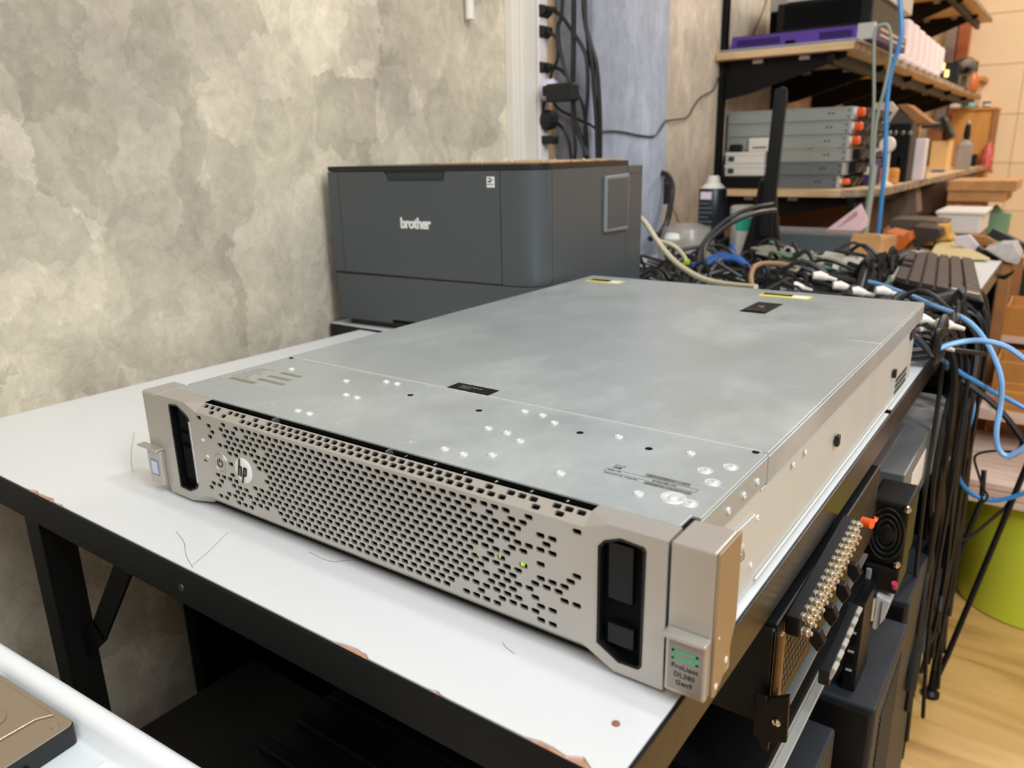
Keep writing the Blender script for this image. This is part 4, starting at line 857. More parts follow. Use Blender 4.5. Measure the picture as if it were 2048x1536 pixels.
build('cap', MB().lathe((c_.x+.004, 4.46, ZBs+(top-ZBs)*.90), [(.006, 0), (.010, .006), (.010, .016), (0, .022)], 12), 'light_steel', t, sm=True)
t, a, b = stack_on('loudspeaker', 'small black speaker leaning at the cabinet foot on the lower shelf', 'speaker', 1465, 645, 1575, 790, 5.2, .08, 'black_plastic', .004); build('cone', MB().lathe(((a.x+b.x)/2, 5.198, (ZBs+b.z)/2), [(.016, 0), (.014, .002), (.006, 0), (0, .001)], 14, (0, -1, 0)), 'dark_steel', t)
cb = thing('cabinet', 'orange-brown wooden cabinet side standing at the far end of the lower shelf', 'cabinet', pq(1500, 850, 5.44)); a = pq(1235, 870, 5.44); b = pq(1780, 195, 5.44)
build('side_panel', MB().box((a.x, 5.44, ZBs), (b.x-.02, 5.70, b.z)), 'cabinet_wood', cb, .003)
build('top_board', MB().box((a.x-.01, 5.425, b.z), (b.x, 5.71, b.z+.016)), 'cabinet_wood', cb, .003)
build('edge', MB().box((b.x-.02, 5.43, ZBs), (b.x-.006, 5.70, b.z)), 'cardboard_dark', cb, .002)
build('leg', MB().box((b.x-.05, 5.46, ZF), (b.x-.02, 5.51, ZBs)).box((b.x-.05, 5.62, ZF), (b.x-.02, 5.67, ZBs)), 'cabinet_wood', cb)
bq = thing('beverage_bottle', 'clear bottle with red printed label hanging at the cabinet edge', 'bottle', pq(1660, 850, 5.36)); c_ = pq(1660, 800, 5.37); top = pq(1690, 510, 5.37).z
build('bottle', MB().lathe((c_.x, 5.37, c_.z), [(.030, 0), (.034, .01), (.034, (top-c_.z)*.7), (.010, (top-c_.z)*.9), (.010, top-c_.z), (0, top-c_.z)], 16), M('red_print', (206, 96, 84), .35, mottle=.5, mscale=60), bq, sm=True)
build('bracket', MB().box((c_.x-.036, 5.33, c_.z-.02), (c_.x+.036, 5.43, c_.z)), 'cardboard_dark', bq)
for k, (a_, b_, lab, m) in enumerate(((1350, 135, 'white cap bottle lying on the wooden cabinet', 'off_white'), (1500, 130, 'pale teal roll lying on the wooden cabinet', None), (1665, 140, 'short black jar standing at the right on the wooden cabinet', 'black_plastic'))):
    c_ = pq(a_, b_, 5.5)
    t = thing(['bottle', 'roll', 'jar'][k], lab, ['bottle', 'roll', 'jar'][k], (pq(a_, b_, 5.5).x, 5.55, pq(1780, 195, 5.44).z+.016)); l_ = t.location
    if k < 2:
        build('body', MB().lathe((l_.x-.03, 5.55, l_.z+.018), [(.014, 0), (.018, .004), (.018, .05), (.010, .06), (0, .062)], 14, (1, 0, 0)), m or M('teal_pale', (150, 206, 198), .5), t, sm=True)
        build('cap', MB().lathe((l_.x+.030, 5.55, l_.z+.018), [(.012, 0), (.012, .010), (0, .012)], 12, (1, 0, 0)), 'light_steel', t, sm=True)
    else:
        build('body', MB().lathe(l_, [(.022, 0), (.024, .004), (.024, .03), (.02, .036), (0, .036)], 16), m, t, sm=True); build('label', MB().lathe(l_+Vector((0, 0, .010)), [(.0242, 0), (.0242, .014)], 16), 'white_label', t)
single('tool_cable', 'thick dark green hose bent over the cream carton', 'hose', MB().tube([pq(940, 345, 4.15), pq(1050, 350, 4.18), pq(1200, 335, 4.22), pq(1250, 300, 4.22), pq(1290, 400, 4.22), pq(1330, 480, 4.22)], .018, 8, sub=5), M('hose_dark', (34, 38, 26), .5), sm=True)
# boxes past the end of the shelf
z3b = lambda a, b: (1340+a*708/2048, b*708/2048)
def p3(a, b, y): return at(*z3b(a, b), 'y', y)
t = thing('cardboard_box', 'flat cardboard box on top of the white plastic crate under the cabinet', 'box', p3(1780, 1170, 3.2)); a = p3(1600, 1165, 3.2); b = p3(1960, 1045, 3.2)
build('body', MB().box((a.x, 3.2, a.z), (b.x, 3.5, (a.z+b.z)/2)), 'cardboard', t, .003); c_ = p3(2010, 1045, 3.19); build('lid', MB().box((a.x-.003, 3.19, (a.z+b.z)/2), (c_.x, 3.51, c_.z+.0)), 'cardboard', t, .004)
zbx = a.z
t = thing('cardboard_box', 'brown cardboard box holding up the flat box below the cabinet', 'box', p3(1700, 1230, 3.25)); a2 = p3(1590, 1230, 3.22); b2 = p3(1805, 1165, 3.22)
build('body', MB().box((a2.x, 3.22, ZF), (b2.x, 3.5, zbx)), 'cardboard_dark', t, .003); build('tape', MB().box((a2.x+.03, 3.2185, ZF+.01), (a2.x+.055, 3.2205, zbx-.01)), 'cardboard', t)
t = thing('storage_crate', 'translucent white plastic crate on the clutter below the cardboard boxes', 'crate', p3(1680, 1350, 2.6)); a = p3(1520, 1350, 2.6); b = p3(1825, 1225, 2.6)
build('body', MB().box((a.x+.004, 2.6, a.z), (b.x-.006, 2.85, b.z-.01)), 'off_white', t, .008); build('rim', MB().box((a.x, 2.595, b.z-.012), (b.x, 2.856, b.z)), 'off_white', t, .004)
build('stand', MB().box((a.x+.01, 2.61, ZF), (b.x-.01, 2.84, a.z)), 'cardboard_dark', t)
single('plastic_jar', 'frosted jar with green lid behind the cardboard boxes', 'jar', MB().lathe((p3(1880, 1250, 3.3).x, 3.3, ZF), [(.05, 0), (.055, .02), (.055, p3(1880, 1230, 3.3).z-ZF), (.03, p3(1880, 1225, 3.3).z-ZF), (0, p3(1880, 1180, 3.3).z-ZF)], 18), M('jar_green', (120, 160, 130), .3), sm=True)
# ---------------------------------------------------------------- things on the far table
def blkz(name, label, cat, u, v, size, m, rz=0, bevel=.003, z=0., part='body', anchor=(0, 0), group=None):
    """box on the table, its near bottom middle seen at pixel (u, v)"""
    o = at(u, v, 'z', z)
    t = thing(name, label, cat, o, group, rz)
    sx, sy, sz = size; mw = root_m(t)
    build(part, MB().add([mw @ q for q in MB().box((-sx/2, 0, 0), (sx/2, sy, sz)).v], MB().box((0, 0, 0), (1, 1, 1)).f), m, t, bevel)
    return t, mw
def inb(mw, mb): return MB().add([mw @ q for q in mb.v], mb.f)
# monitor seen edge-on
mo = thing('monitor', 'black flat monitor seen edge-on on the far table', 'monitor', (.005, 1.44, .0), rz=.29); mw = root_m(mo)
build('casing', inb(mw, MB().prism([(-.004, .085), (.008, .385), (.026, .392), (.030, .388), (.020, .075), (.000, .075)], 'y', 0, .44)), 'black_plastic', mo, .003)
build('bezel', inb(mw, MB().prism([(.020, .075), (.030, .388), (.034, .386), (.024, .073)], 'y', 0, .44)), 'printer_dark', mo, .001)
build('screen', inb(mw, MB().prism([(.0250, .095), (.0342, .372), (.0346, .372), (.0254, .095)], 'y', .018, .422)), M('screen_off', (20, 22, 26), .15), mo)
build('stand', inb(mw, MB().prism([(-.045, .004), (.050, .004), (.052, .03), (.036, .10), (.024, .20), (-.010, .20), (-.024, .10), (-.042, .03)], 'y', .02, .11)), 'black_plastic', mo, .004)
build('foot', inb(mw, MB().box((-.075, .01, 0), (.085, .22, .012))), 'black_plastic', mo, .004)
# aerosol can on a grey brick-shaped adapter
bs = thing('power_supply', 'flat grey power brick under the aerosol can', 'power supply', (-.19, 1.60, 0)); build('body', MB().box((-.26, 1.555, 0), (-.13, 1.66, .052)), 'dark_steel', bs, .006); build('label', MB().box((-.22, 1.5535, .012), (-.16, 1.5552, .040)), 'silver_tag', bs)
cc_ = at(1421, 474, 'y', 1.60); ct = at(1421, 345, 'y', 1.60); zc0 = .0522; hh = at(1421, 376, 'y', 1.6).z-zc0; rr2 = (at(1448, 420, 'y', 1.6).x-at(1396, 420, 'y', 1.6).x)/2
cn = thing('aerosol_can', 'black aerosol can with white cap and small print', 'can', (cc_.x, 1.60, zc0))
build('can', MB().lathe((cc_.x, 1.6, zc0), [(rr2*.94, 0), (rr2, .003), (rr2, hh-.006), (rr2*.9, hh), (0, hh)], 24), M('can_black', (34, 36, 44), .35), cn, sm=True)
build('shoulder', MB().lathe((cc_.x, 1.6, zc0+hh), [(rr2*.9, 0), (rr2*.55, .012), (0, .012)], 20), 'off_white', cn, sm=True)
build('cap', MB().lathe((cc_.x, 1.6, zc0+hh+.010), [(rr2*.5, 0), (rr2*.45, .014), (rr2*.36, .020), (0, .020)], 18), 'off_white', cn, sm=True)
build('label', MB().box((cc_.x-.018, 1.6-rr2-.0008, zc0+hh-.026), (cc_.x+.010, 1.6-rr2+.003, zc0+hh-.008)), 'pink_white', cn, .0005)
for k in range(8): build('print', MB().box((cc_.x-.020, 1.6-rr2-.0006, zc0+.018+k*.011), (cc_.x+(.014 if k % 3 else .004), 1.6-rr2+.002, zc0+.0205+k*.011)), M('can_print', (110, 112, 120), .5), cn)
# white bottle with teal label
bb = at(1492, 476, 'y', 1.52); zt_ = at(1492, 412, 'y', 1.52).z
bt = thing('dropper_bottle', 'white plastic bottle with teal label and yellow tip beside the monitor', 'bottle', (bb.x, 1.52, 0))
build('bottle', MB().lathe((bb.x, 1.52, .012), [(.020, 0), (.024, .006), (.024, zt_-.05), (.020, zt_-.025), (.012, zt_-.016), (0, zt_-.014)], 20), 'off_white', bt, sm=True)
build('label', MB().lathe((bb.x, 1.52, bb.z+.018), [(.0243, 0), (.0243, .030)], 20), M('teal', (50, 190, 160), .5), bt, sm=True)
build('tip', MB().lathe((bb.x-.006, 1.50, .0), [(.010, 0), (.012, .01), (.009, .022), (0, .024)], 12), 'yellow_label', bt, sm=True)
lid = at(1490, 412, 'y', 1.62); t = thing('jar', 'white lidded jar behind the teal-labelled bottle', 'jar', (lid.x, 1.62, 0))
build('jar', MB().lathe((lid.x, 1.62, 0), [(.030, 0), (.033, .005), (.033, lid.z-.02), (0, lid.z-.02)], 18), 'off_white', t, sm=True); build('lid', MB().lathe((lid.x, 1.62, lid.z-.02), [(.035, 0), (.036, .003), (.035, .018), (.028, .022), (0, .022)], 18), 'white_label', t, sm=True)
# clear plastic dome with white things inside, right of the printer
dm = at(1352, 492, 'y', 1.50); t = thing('plastic_tub', 'cloudy clear plastic tub on the cables right of the printer', 'tub', (dm.x+.02, 1.5, 0))
build('tub', MB().lathe((dm.x+.018, 1.52, .0), [(.066, 0), (.068, .004), (.068, .055), (.058, .082), (.030, .092), (0, .094)], 24), M('cloudy', (178, 170, 160), .25, alpha=.75), t, sm=True)
build('lump', MB().lathe((dm.x+.008, 1.47, .052), [(.018, 0), (.026, .008), (.020, .020), (0, .024)], 14), 'white_label', t, sm=True)
build('lump', MB().lathe((dm.x+.048, 1.475, .056), [(.008, 0), (.010, .005), (0, .012)], 10), 'white_label', t, sm=True)
# dark box, cardboard tray, pink pouch, small black cube
t, mw = blkz('equipment_case', 'dark grey equipment case behind the open cardboard tray', 'case', 1604, 507, (.24, .12, .055), M('case_slate', (72, 78, 80), .5), z=.0)
build('lid', inb(mw, MB().box((-.121, -.002, .048), (.121, .122, .057))), M('case_edge', (110, 112, 110), .5), t, .002)
t, mw = blkz('cardboard_tray', 'open light brown cardboard tray behind the circuit board heap', 'box', 1697, 512, (.150, .13, .046), 'cardboard', rz=-.10, bevel=.002)
build('flap', inb(mw, MB().prism([(-.075, .046), (.075, .046), (.068, .056), (-.062, .060)], 'y', .0, .003)), 'cardboard', t); build('flap', inb(mw, MB().box((-.090, .0, .002), (-.075, .11, .030))), 'cardboard_dark', t)
q = [at(u, v, 'y', 1.86) for u, v in ((1652, 460), (1722, 408), (1736, 440), (1734, 452), (1720, 462), (1700, 463))]
t = thing('paper_sheet', 'crumpled pink printed sheet leaning behind the cardboard tray', 'paper', q[5]); build('sheet', MB().prism([(p_.x, p_.z) for p_ in q], 'y', 1.86, 1.866).prism([(q[0].x, q[0].z), (q[5].x, q[5].z), ((q[5].x+q[0].x)/2, q[5].z-.02)], 'y', 1.84, 1.862), M('pink_paper', (238, 200, 204), .6), t)
for k in range(4): build('print', MB().bar((q[0].x+.03+k*.01, 1.8585, q[0].z+.008+k*.012), (q[1].x-.006, 1.8585, q[1].z-.028+k*.003), .001, .0012), 'redbrown', t)
build('backing', MB().box((q[0].x, 1.866, ZF+.4), (q[4].x, 1.872, q[0].z+.004)), 'cardboard_dark', t)
single('power_cube', 'small black cube charger on the white desk before the cardboard tray', 'charger', MB().box(tuple(at(1733, 512, 'z', 0)), tuple(at(1733, 512, 'z', 0)+Vector((.022, .02, .018)))), 'black_plastic', .003)
# heap of circuit boards and metal parts
hp = thing('circuit_board_heap', 'sloping heap of bare circuit boards and metal strips beside the monitor', 'heap', at(1650, 560, 'z', 0))
r5 = random.Random(12)
M('board_grey', (150, 146, 128), .5, metal=.3, mottle=.35, mscale=120); M('board_green', (92, 120, 98), .5, mottle=.3, mscale=90); M('steel_light', (206, 202, 190), .35, metal=.5)
for k in range(26):
    f = k/25; u = 1568+f*150; v = 508+f*40+r5.uniform(-12, 14); p_ = at(u, v+10, 'z', .045-.030*f)
    build('board' if k % 3 else 'strip', MB().cbox(p_+Vector((0, 0, .004*(k % 4))), (r5.uniform(.09, .16), r5.uniform(.012, .03) if k % 3 == 0 else r5.uniform(.04, .07), .0035), (r5.uniform(-.12, .12), .16+r5.uniform(-.06, .06), r5.uniform(-.55, -.25))), ['steel_light', 'board_grey', 'board_grey', 'board_green'][k % 4], hp)
for k in range(30):
    f = r5.random(); p_ = at(1575+f*160, 505+f*38+r5.uniform(-10, 8), 'z', .062-.032*f)
    build('chip', MB().cbox(p_, (r5.uniform(.008, .02), r5.uniform(.006, .014), r5.uniform(.004, .009)), (0, .16, r5.uniform(-.8, .2))), ['steel_light', 'black_plastic', 'board_grey', 'white_label'][k % 4], hp)
for (u, v, l_) in ((1572, 492, .030), (1650, 503, .06), (1690, 515, .045)):
    p_ = at(u, v+12, 'z', .055); build('metal_can', MB().cyl(p_, p_+Vector((l_, -.012, -.006)), .013, 12), 'steel_light', hp, sm=True)
p_ = at(1665, 532, 'z', .03); build('marker', MB().cyl(p_, at(1730, 545, 'z', .022), .006, 10), 'off_white', hp, sm=True)
build('base_board', MB().cbox(at(1640, 560, 'z', .006), (.26, .16, .010), (0, .06, -.35)), 'board_green', hp)
t, mw = blkz('number_keypad', 'brown-grey numeric keypad partly under the circuit board heap', 'keypad', 1736, 562, (.085, .13, .012), M('key_brown', (116, 104, 104), .5), rz=.25); 
for i in range(4):
    for j in range(5): build('key', inb(mw, MB().box((-.037+i*.019, .010+j*.023, .012), (-.021+i*.019, .029+j*.023, .0165))), 'key_brown', t, .001)
# keyboard
kp = [at(u, v, 'z', .012) for u, v in ((1784, 577), (1966, 621), (1946, 533), (1812, 516))]
kb = thing('keyboard', 'dark brown-black full keyboard hanging over the far table edge', 'keyboard', (kp[0].x, kp[0].y, 0)); 
ax = (kp[1]-kp[0]); kw = ax.length; ax.normalize(); ay = Vector((-ax.y, ax.x, 0)); 
if ay.dot(kp[3]-kp[0]) < 0: ay = -ay
kd = (kp[3]-kp[0]).dot(ay); 
def K(a, b, z): return kp[0]+ (kp[1]-kp[0])*a*(1-b)+ (kp[3]-kp[0])*b*(1-a)+(kp[2]-kp[0])*a*b+Vector((0, 0, z-.012))
def kbox(a0, a1, b0, b1, z0, z1): 
    return MB().add([K(a0,b0,z0),K(a1,b0,z0),K(a1,b1,z0),K(a0,b1,z0),K(a0,b0,z1),K(a1,b0,z1),K(a1,b1,z1),K(a0,b1,z1)], MB().box((0,0,0),(1,1,1)).f)
build('case', kbox(0, 1, 0, 1, .010, .026), 'black_plastic', kb, .003)
for r_ in range(6):
    n = 17
    for c_ in range(n):
        if r_ == 0 and 5 < c_ < 11: 
            if c_ != 8: continue
        a0 = .03+r_*.16; b0 = .03+c_*.94/n; w2 = .94/n*.76
        white = (c_ == 0 and r_ >= 4)
        build('key', kbox(a0, a0+.125, b0, b0+w2, .026, .0325), 'silver_tag' if white else M('key_dark', (92, 82, 82), .45), kb)
build('tape', kbox(.02, .22, .955, .99, .0262, .030), M('peach_tape', (226, 180, 146), .5), kb)
t, mw = blkz('mouse', 'black curved computer mouse behind the keyboard on the far table', 'mouse', 1812, 532, (.07, .05, .001), 'black_plastic', z=0)
a = at(1770, 532, 'z', 0); b = at(1868, 520, 'z', 0); c_ = (a+b)/2; l_ = (b-a).length/2
ms = MB(); nn = 12
vs = []; 
for i in range(7):
    ph = i/6*math.pi/2
    for j in range(20):
        th = j/20*2*math.pi; vs.append(c_+(b-a).normalized()*math.cos(th)*l_*math.cos(ph)+Vector((-(b-a).normalized().y, (b-a).normalized().x, 0))*math.sin(th)*.035*math.cos(ph)+Vector((0, 0, .001+.034*math.sin(ph))))
ms.add(vs, [(i*20+j, i*20+(j+1) % 20, (i+1)*20+(j+1) % 20, (i+1)*20+j) for i in range(6) for j in range(20)]+[tuple(reversed(range(20)))])
build('shell', ms, 'printer_dark', t, sm=True); build('wheel', MB().cyl(c_+Vector((.01, 0, .033)), c_+Vector((.018, 0, .033)), .005, 10), 'dark_steel', t)
q = [at(u, v, 'z', .004) for u, v in ((1856, 518), (1980, 521), (1905, 482), (1876, 482))]
single('envelope', 'yellow-brown padded envelope lying behind the keyboard', 'envelope', MB().add(q+[p_+Vector((0, 0, .006)) for p_ in q], MB().box((0,0,0),(1,1,1)).f), M('manila', (206, 184, 130), .6), .002)
# clutter beyond the far table's end: bags, frames, orange things
def beyond(name, label, cat, pts, y, d, m, stand=True, bevel=.003):
    q = [at(u, v, 'y', y) for u, v in pts]; c_ = sum(q, Vector())/len(q)
    t = thing(name, label, cat, (c_.x, y, min(p_.z for p_ in q)))
    build('body', MB().prism([(p_.x, p_.z) for p_ in q], 'y', y, y+d), m, t, bevel)
    if stand:
        x0 = min(p_.x for p_ in q); x1 = max(p_.x for p_ in q); z1 = min(p_.z for p_ in q)
        build('stand', MB().box((x0+(x1-x0)*.2, y+.01, ZF), (x0+(x1-x0)*.8, y+d, z1)), 'cardboard_dark', t)
    return t
beyond('orange_bag', 'bright orange plastic bag on the clutter beyond the far table', 'bag', [(1772, 462), (1808, 470), (1820, 462), (1824, 480), (1800, 505), (1772, 492)], 2.0, .12, M('orange_bag', (206, 104, 40), .4))
beyond('dark_bag', 'dark wrinkled bag behind the mouse', 'bag', [(1826, 452), (1880, 458), (1884, 474), (1850, 488), (1828, 500), (1824, 470)], 2.05, .14, M('bag_brown', (52, 38, 30), .6))
beyond('fabric_roll', 'brown cloth bundle hanging below the lower shelf', 'cloth', [(1742, 362), (1830, 350), (1836, 425), (1800, 452), (1745, 450)], 3.0, .1, M('cloth_brown', (118, 98, 80), .9, mottle=.3, mscale=14, aniso=(3, 3, .5)), stand=False)
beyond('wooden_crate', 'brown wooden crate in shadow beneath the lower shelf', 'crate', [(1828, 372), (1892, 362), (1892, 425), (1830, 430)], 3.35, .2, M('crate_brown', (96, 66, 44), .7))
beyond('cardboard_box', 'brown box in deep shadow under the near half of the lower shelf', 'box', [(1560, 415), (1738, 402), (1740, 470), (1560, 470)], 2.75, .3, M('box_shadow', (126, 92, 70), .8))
beyond('metal_tray', 'flat dark tray with silver parts beneath the white crate', 'tray', [(1780, 438), (1850, 440), (1890, 444), (1888, 452), (1800, 462), (1780, 455)], 2.3, .15, 'dull_metal')
beyond('yellow_box', 'yellow-orange carton behind the manila envelope', 'box', [(1860, 452), (1892, 452), (1896, 470), (1905, 480), (1862, 484)], 2.12, .1, M('yellow_box', (206, 152, 60), .6))
beyond('white_sheet', 'pale lilac sheet leaning on the brown frame', 'sheet', [(1905, 474), (1940, 470), (1958, 492), (1950, 503), (1912, 490)], 2.0, .02, M('lilac_sheet', (206, 198, 206), .5))
beyond('picture_frame', 'dark wooden frame lying tilted beyond the far table corner', 'frame', [(1955, 492), (1998, 518), (1992, 524), (1950, 502)], 1.93, .03, 'hose_dark')
beyond('picture_frame', 'large dark green frame corner standing at the right edge', 'frame', [(1988, 456), (2048, 486), (2070, 500), (2070, 520), (2010, 486), (1970, 474)], 2.2, .03, M('frame_green', (28, 38, 32), .5))
beyond('panel', 'brown varnished panel beneath the dark green frame', 'panel', [(1935, 468), (1975, 474), (2000, 490), (1975, 494), (1950, 484)], 2.1, .03, 'cardboard_dark')
beyond('plastic_bag', 'crumpled clear plastic bag over the tilted dark frame', 'bag', [(1968, 498), (2000, 489), (2030, 488), (2042, 512), (2035, 530), (2010, 524)], 1.88, .10, M('bag_clear', (200, 196, 194), .3, alpha=.85, mottle=.2, mscale=30))
beyond('black_clamp', 'black clamp with pale cord hanging at the far table corner', 'clamp', [(1990, 556), (2010, 560), (2026, 548), (2030, 540), (2012, 550), (1992, 552)], 1.80, .02, 'black_plastic', stand=False)
beyond('equipment_case', 'tall black case standing at the right edge above the open drawers', 'case', [(2028, 540), (2060, 536), (2060, 640), (2030, 640)], 2.3, .1, 'frame_green')
beyond('carton', 'pale tan carton beyond the far table corner', 'box', [(1975, 535), (2030, 530), (2030, 600), (1975, 600)], 2.35, .12, M('tan_carton', (200, 172, 128), .7))
# ---------------------------------------------------------------- right side: boxes, bin, stand
def open_box(name, label, c, size, th, m, cat='box', legs=True, content=None):
    x, y, z = c; sx, sy, sz = size
    t = thing(name, label, cat, (x+sx/2, y+sy/2, z))
    build('base', MB().box((x, y, z), (x+sx, y+sy, z+th)), m, t)
    for nm, a, b in (('side', (x, y, z+th), (x+th, y+sy, z+sz)), ('side', (x+sx-th, y, z+th), (x+sx, y+sy, z+sz)), ('side', (x+th, y, z+th), (x+sx-th, y+th, z+sz)), ('side', (x+th, y+sy-th, z+th), (x+sx-th, y+sy, z+sz))):
        build(nm, MB().box(a, b), m, t, .0015)
    return t
rk = thing('storage_rack', 'low wooden rack holding the open boxes at the right edge', 'rack', (.62, 1.95, ZF))
M('ochre_card', (190, 128, 58), .75, mottle=.1, mscale=18)
build('shelf_board', MB().box((.462, 1.66, -.335), (.95, 2.16, -.31)), 'pale_slab', rk); build('shelf_board', MB().box((.462, 1.95, -.215), (.95, 2.16, -.20)), 'pale_slab', rk)
for x in (.465, .90):
    for y in (1.99, 2.12): build('leg', MB().box((x, y, ZF), (x+.035, y+.035, -.335)), 'pale_slab', rk)
build('back_panel', MB().box((.462, 2.14, -.31), (.95, 2.16, -.13)), 'ochre_card', rk)
open_box('drawer', 'open ochre drawer box, rear of those on the low rack', (.468, 1.96, -.20), (.40, .17, .075), .006, 'ochre_card')
d1 = open_box('drawer', 'open ochre drawer with yellow and purple bits on the low rack', (.472, 1.80, -.31), (.11, .15, .08), .006, 'ochre_card')
for k in range(6):
    build('content', MB().lathe((.492+.014*k, 1.84+.02*(k % 3), -.304), [(.010, 0), (.013, .02), (.008, .05), (0, .055)], 10), ['yellow_label', 'purple', 'dark_steel'][k % 3], d1, sm=True)
open_box('drawer', 'open pale wooden tray right of the drawer with yellow bits', (.588, 1.76, -.31), (.30, .20, .07), .008, 'pale_slab')
open_box('drawer', 'ochre box with pale rim, nearest of those on the low rack', (.49, 1.665, -.31), (.40, .085, .045), .007, 'ochre_card')
# lower block: pale wooden seat on a lime bin
st = thing('wooden_slab', 'thick pale wooden slab lying across the lime green bin', 'slab', (.62, 1.62, -.455))
for k in range(3): build('board', MB().box((.452, 1.452+k*.001, -.455+k*.0165), (.86, 1.80, -.4395+k*.0165)), 'pale_slab', st, .002)
st2 = thing('pallet', 'light timber crate lid standing between the slab and the low rack', 'crate', (.65, 1.84, ZF)); build('panel', MB().box((.480, 1.815, ZF), (.90, 1.84, -.345)), M('timber', (200, 166, 128), .6, mottle=.12, mscale=12), st2, .002)
build('rail', MB().box((.474, 1.806, -.40), (.90, 1.815, -.37)), 'ochre_card', st2, .002); build('rail', MB().box((.474, 1.806, -.47), (.90, 1.815, -.44)), 'shelf_wood', st2, .002)
bn = thing('bin', 'lime green plastic bin under the wooden slab', 'bin', (.625, 1.66, ZF)); M('lime', (206, 218, 66), .4)
build('body', MB().lathe((.625, 1.66, ZF), [(.150, 0), (.155, .004), (.178, .275), (.172, .275), (.150, .01), (0, .01)], 40), 'lime', bn, sm=True); build('rim', MB().lathe((.625, 1.66, ZF+.27), [(.178, 0), (.184, .004), (.184, .020), (.176, .022), (.172, .018), (.172, 0)], 40), 'lime', bn, sm=True)
# folding wire stand
ws = thing('folding_stand', 'black folding rod stand with a round foot on the wooden floor', 'stand', (.486, 1.165, ZF))
fz = Vector((.486, 1.165, ZF))
build('foot', MB().lathe(fz, [(.016, 0), (.016, .008), (.010, .014), (0, .014)], 16), 'black_plastic', ws, sm=True)
def rod(pp_, r_, nm='rod'): build(nm, MB().tube(pp_, r_, 8), 'shelf_black', ws, sm=True)
rod([fz+Vector((0, 0, .01)), at(1894, 1312, 'y', 1.19), at(2033, 980, 'y', 1.30), at(2060, 915, 'y', 1.32)], .0052)
rod([fz+Vector((0, 0, .01)), at(1873, 1316, 'y', 1.18), at(1882, 1220, 'y', 1.2), at(1900, 1067, 'y', 1.24), at(1906, 900, 'y', 1.28)], .0062)
rod([at(1882, 1215, 'y', 1.2), at(1928, 1085, 'y', 1.25), at(1963, 1000, 'y', 1.28), at(1968, 940, 'y', 1.30)], .0046)
rod([at(1862, 1100, 'y', 1.22), at(1917, 1083, 'y', 1.24), at(1945, 1071, 'y', 1.26), at(2009, 1017, 'y', 1.29), at(2020, 1000, 'y', 1.3)], .0028, 'cross_wire')
rod([at(1858, 1250, 'y', 1.17), at(1884, 1050, 'y', 1.2), at(1890, 900, 'y', 1.22)], .0042)
# black adapters hanging at the table leg
t = thing('power_adapter', 'black adapter hanging from its lead beside the table leg', 'adapter', at(1858, 1240, 'y', 1.12)); a = at(1848, 1260, 'y', 1.12); b = at(1874, 1190, 'y', 1.12)
build('housing', MB().box((a.x, 1.10, a.z), (b.x, 1.13, b.z)), 'plug_black', t, .004); build('collar', MB().box((a.x+.002, 1.097, b.z), (b.x-.003, 1.128, b.z+.004)), 'light_steel', t, .001)
build('lead', MB().tube([Vector(((a.x+b.x)/2, 1.115, b.z)), at(1862, 1100, 'y', 1.11), at(1872, 1000, 'y', 1.1), at(1880, 900, 'y', 1.08)], .0045, 8, sub=4), 'cable_black', t, sm=True)
build('lead', MB().tube([Vector(((a.x+b.x)/2, 1.115, a.z)), at(1852, 1320, 'y', 1.11), at(1846, 1380, 'y', 1.11)], .0022, 6, sub=4), 'cable_black', t, sm=True)

# ---------------------------------------------------------------- under the near table, right side
M('gear_black', (14, 15, 17), .4, spec=.3); M('gear_top', (36, 40, 46), .5, bump=.2, bscale=300); M('rail_grey', (150, 154, 156), .35, metal=.7)
sh2 = thing('under_shelf_unit', 'black steel shelf under the table holding rack gear', 'shelf', (.2, .5, ZF))
build('shelf_board', MB().box((.02, .150, -.190), (.4475, .515, -.182)), 'black_matte', sh2); build('shelf_board', MB().box((.02, .54, -.190), (.4475, .93, -.182)), 'black_matte', sh2)
for x, y in ((.03, .16), (.03, .9), (.40, .90), (.40, .50)): build('leg', MB().box((x, y, ZF), (x+.02, y+.02, -.190)), 'black_matte', sh2)
g1 = thing('rack_device', 'black perforated rack device under the front right table corner', 'rack device', (.3, .33, -.13))
build('case', MB().box((.05, .166, -.130), (.4520, .500, -.048)), 'gear_black', g1, .002)
build('mount_ear', MB().box((.4525, .158, -.112), (.4580, .166, -.050)), M('ear_bronze', (120, 96, 72), .3, metal=.8), g1, .002)
build('front', MB().box((.06, .160, -.128), (.4515, .166, -.050)), 'gear_black', g1, .002)
per = MB()
for i in range(46):
    for j in range(9):
        per.prism([(.178+i*.0068+(j % 2)*.0034, -.118+j*.0072), (.182+i*.0068+(j % 2)*.0034, -.1195+j*.0072), (.1835+i*.0068+(j % 2)*.0034, -.116+j*.0072), (.1795+i*.0068+(j % 2)*.0034, -.1143+j*.0072)], 'x', .4518, .4524)
build('perforation', per, M('perf_brown', (66, 56, 48), .4, metal=.4), g1, props={'kind': 'stuff'})
br = thing('rack_bracket', 'small black steel bracket with a round bolt hanging at the table corner', 'bracket', (.456, .158, -.115))
build('plate', MB().prism([(.4445, -.104), (.4665, -.0905), (.4675, -.1285), (.4560, -.134), (.4555, -.142), (.4500, -.1415), (.4470, -.134), (.4440, -.134)], 'y', .1535, .1570), 'black_plastic', br, .0006)
build('arm', MB().box((.4440, .150, -.104), (.4530, .1535, -.096)), 'black_plastic', br, .001)
build('bolt', MB().lathe((.4600, .1533, -.1145), [(.0030, 0), (.0029, .0012), (.0018, .0014), (.0015, .0022), (0, .0026)], 18, (0, -1, 0)), 'chrome', br, sm=True)
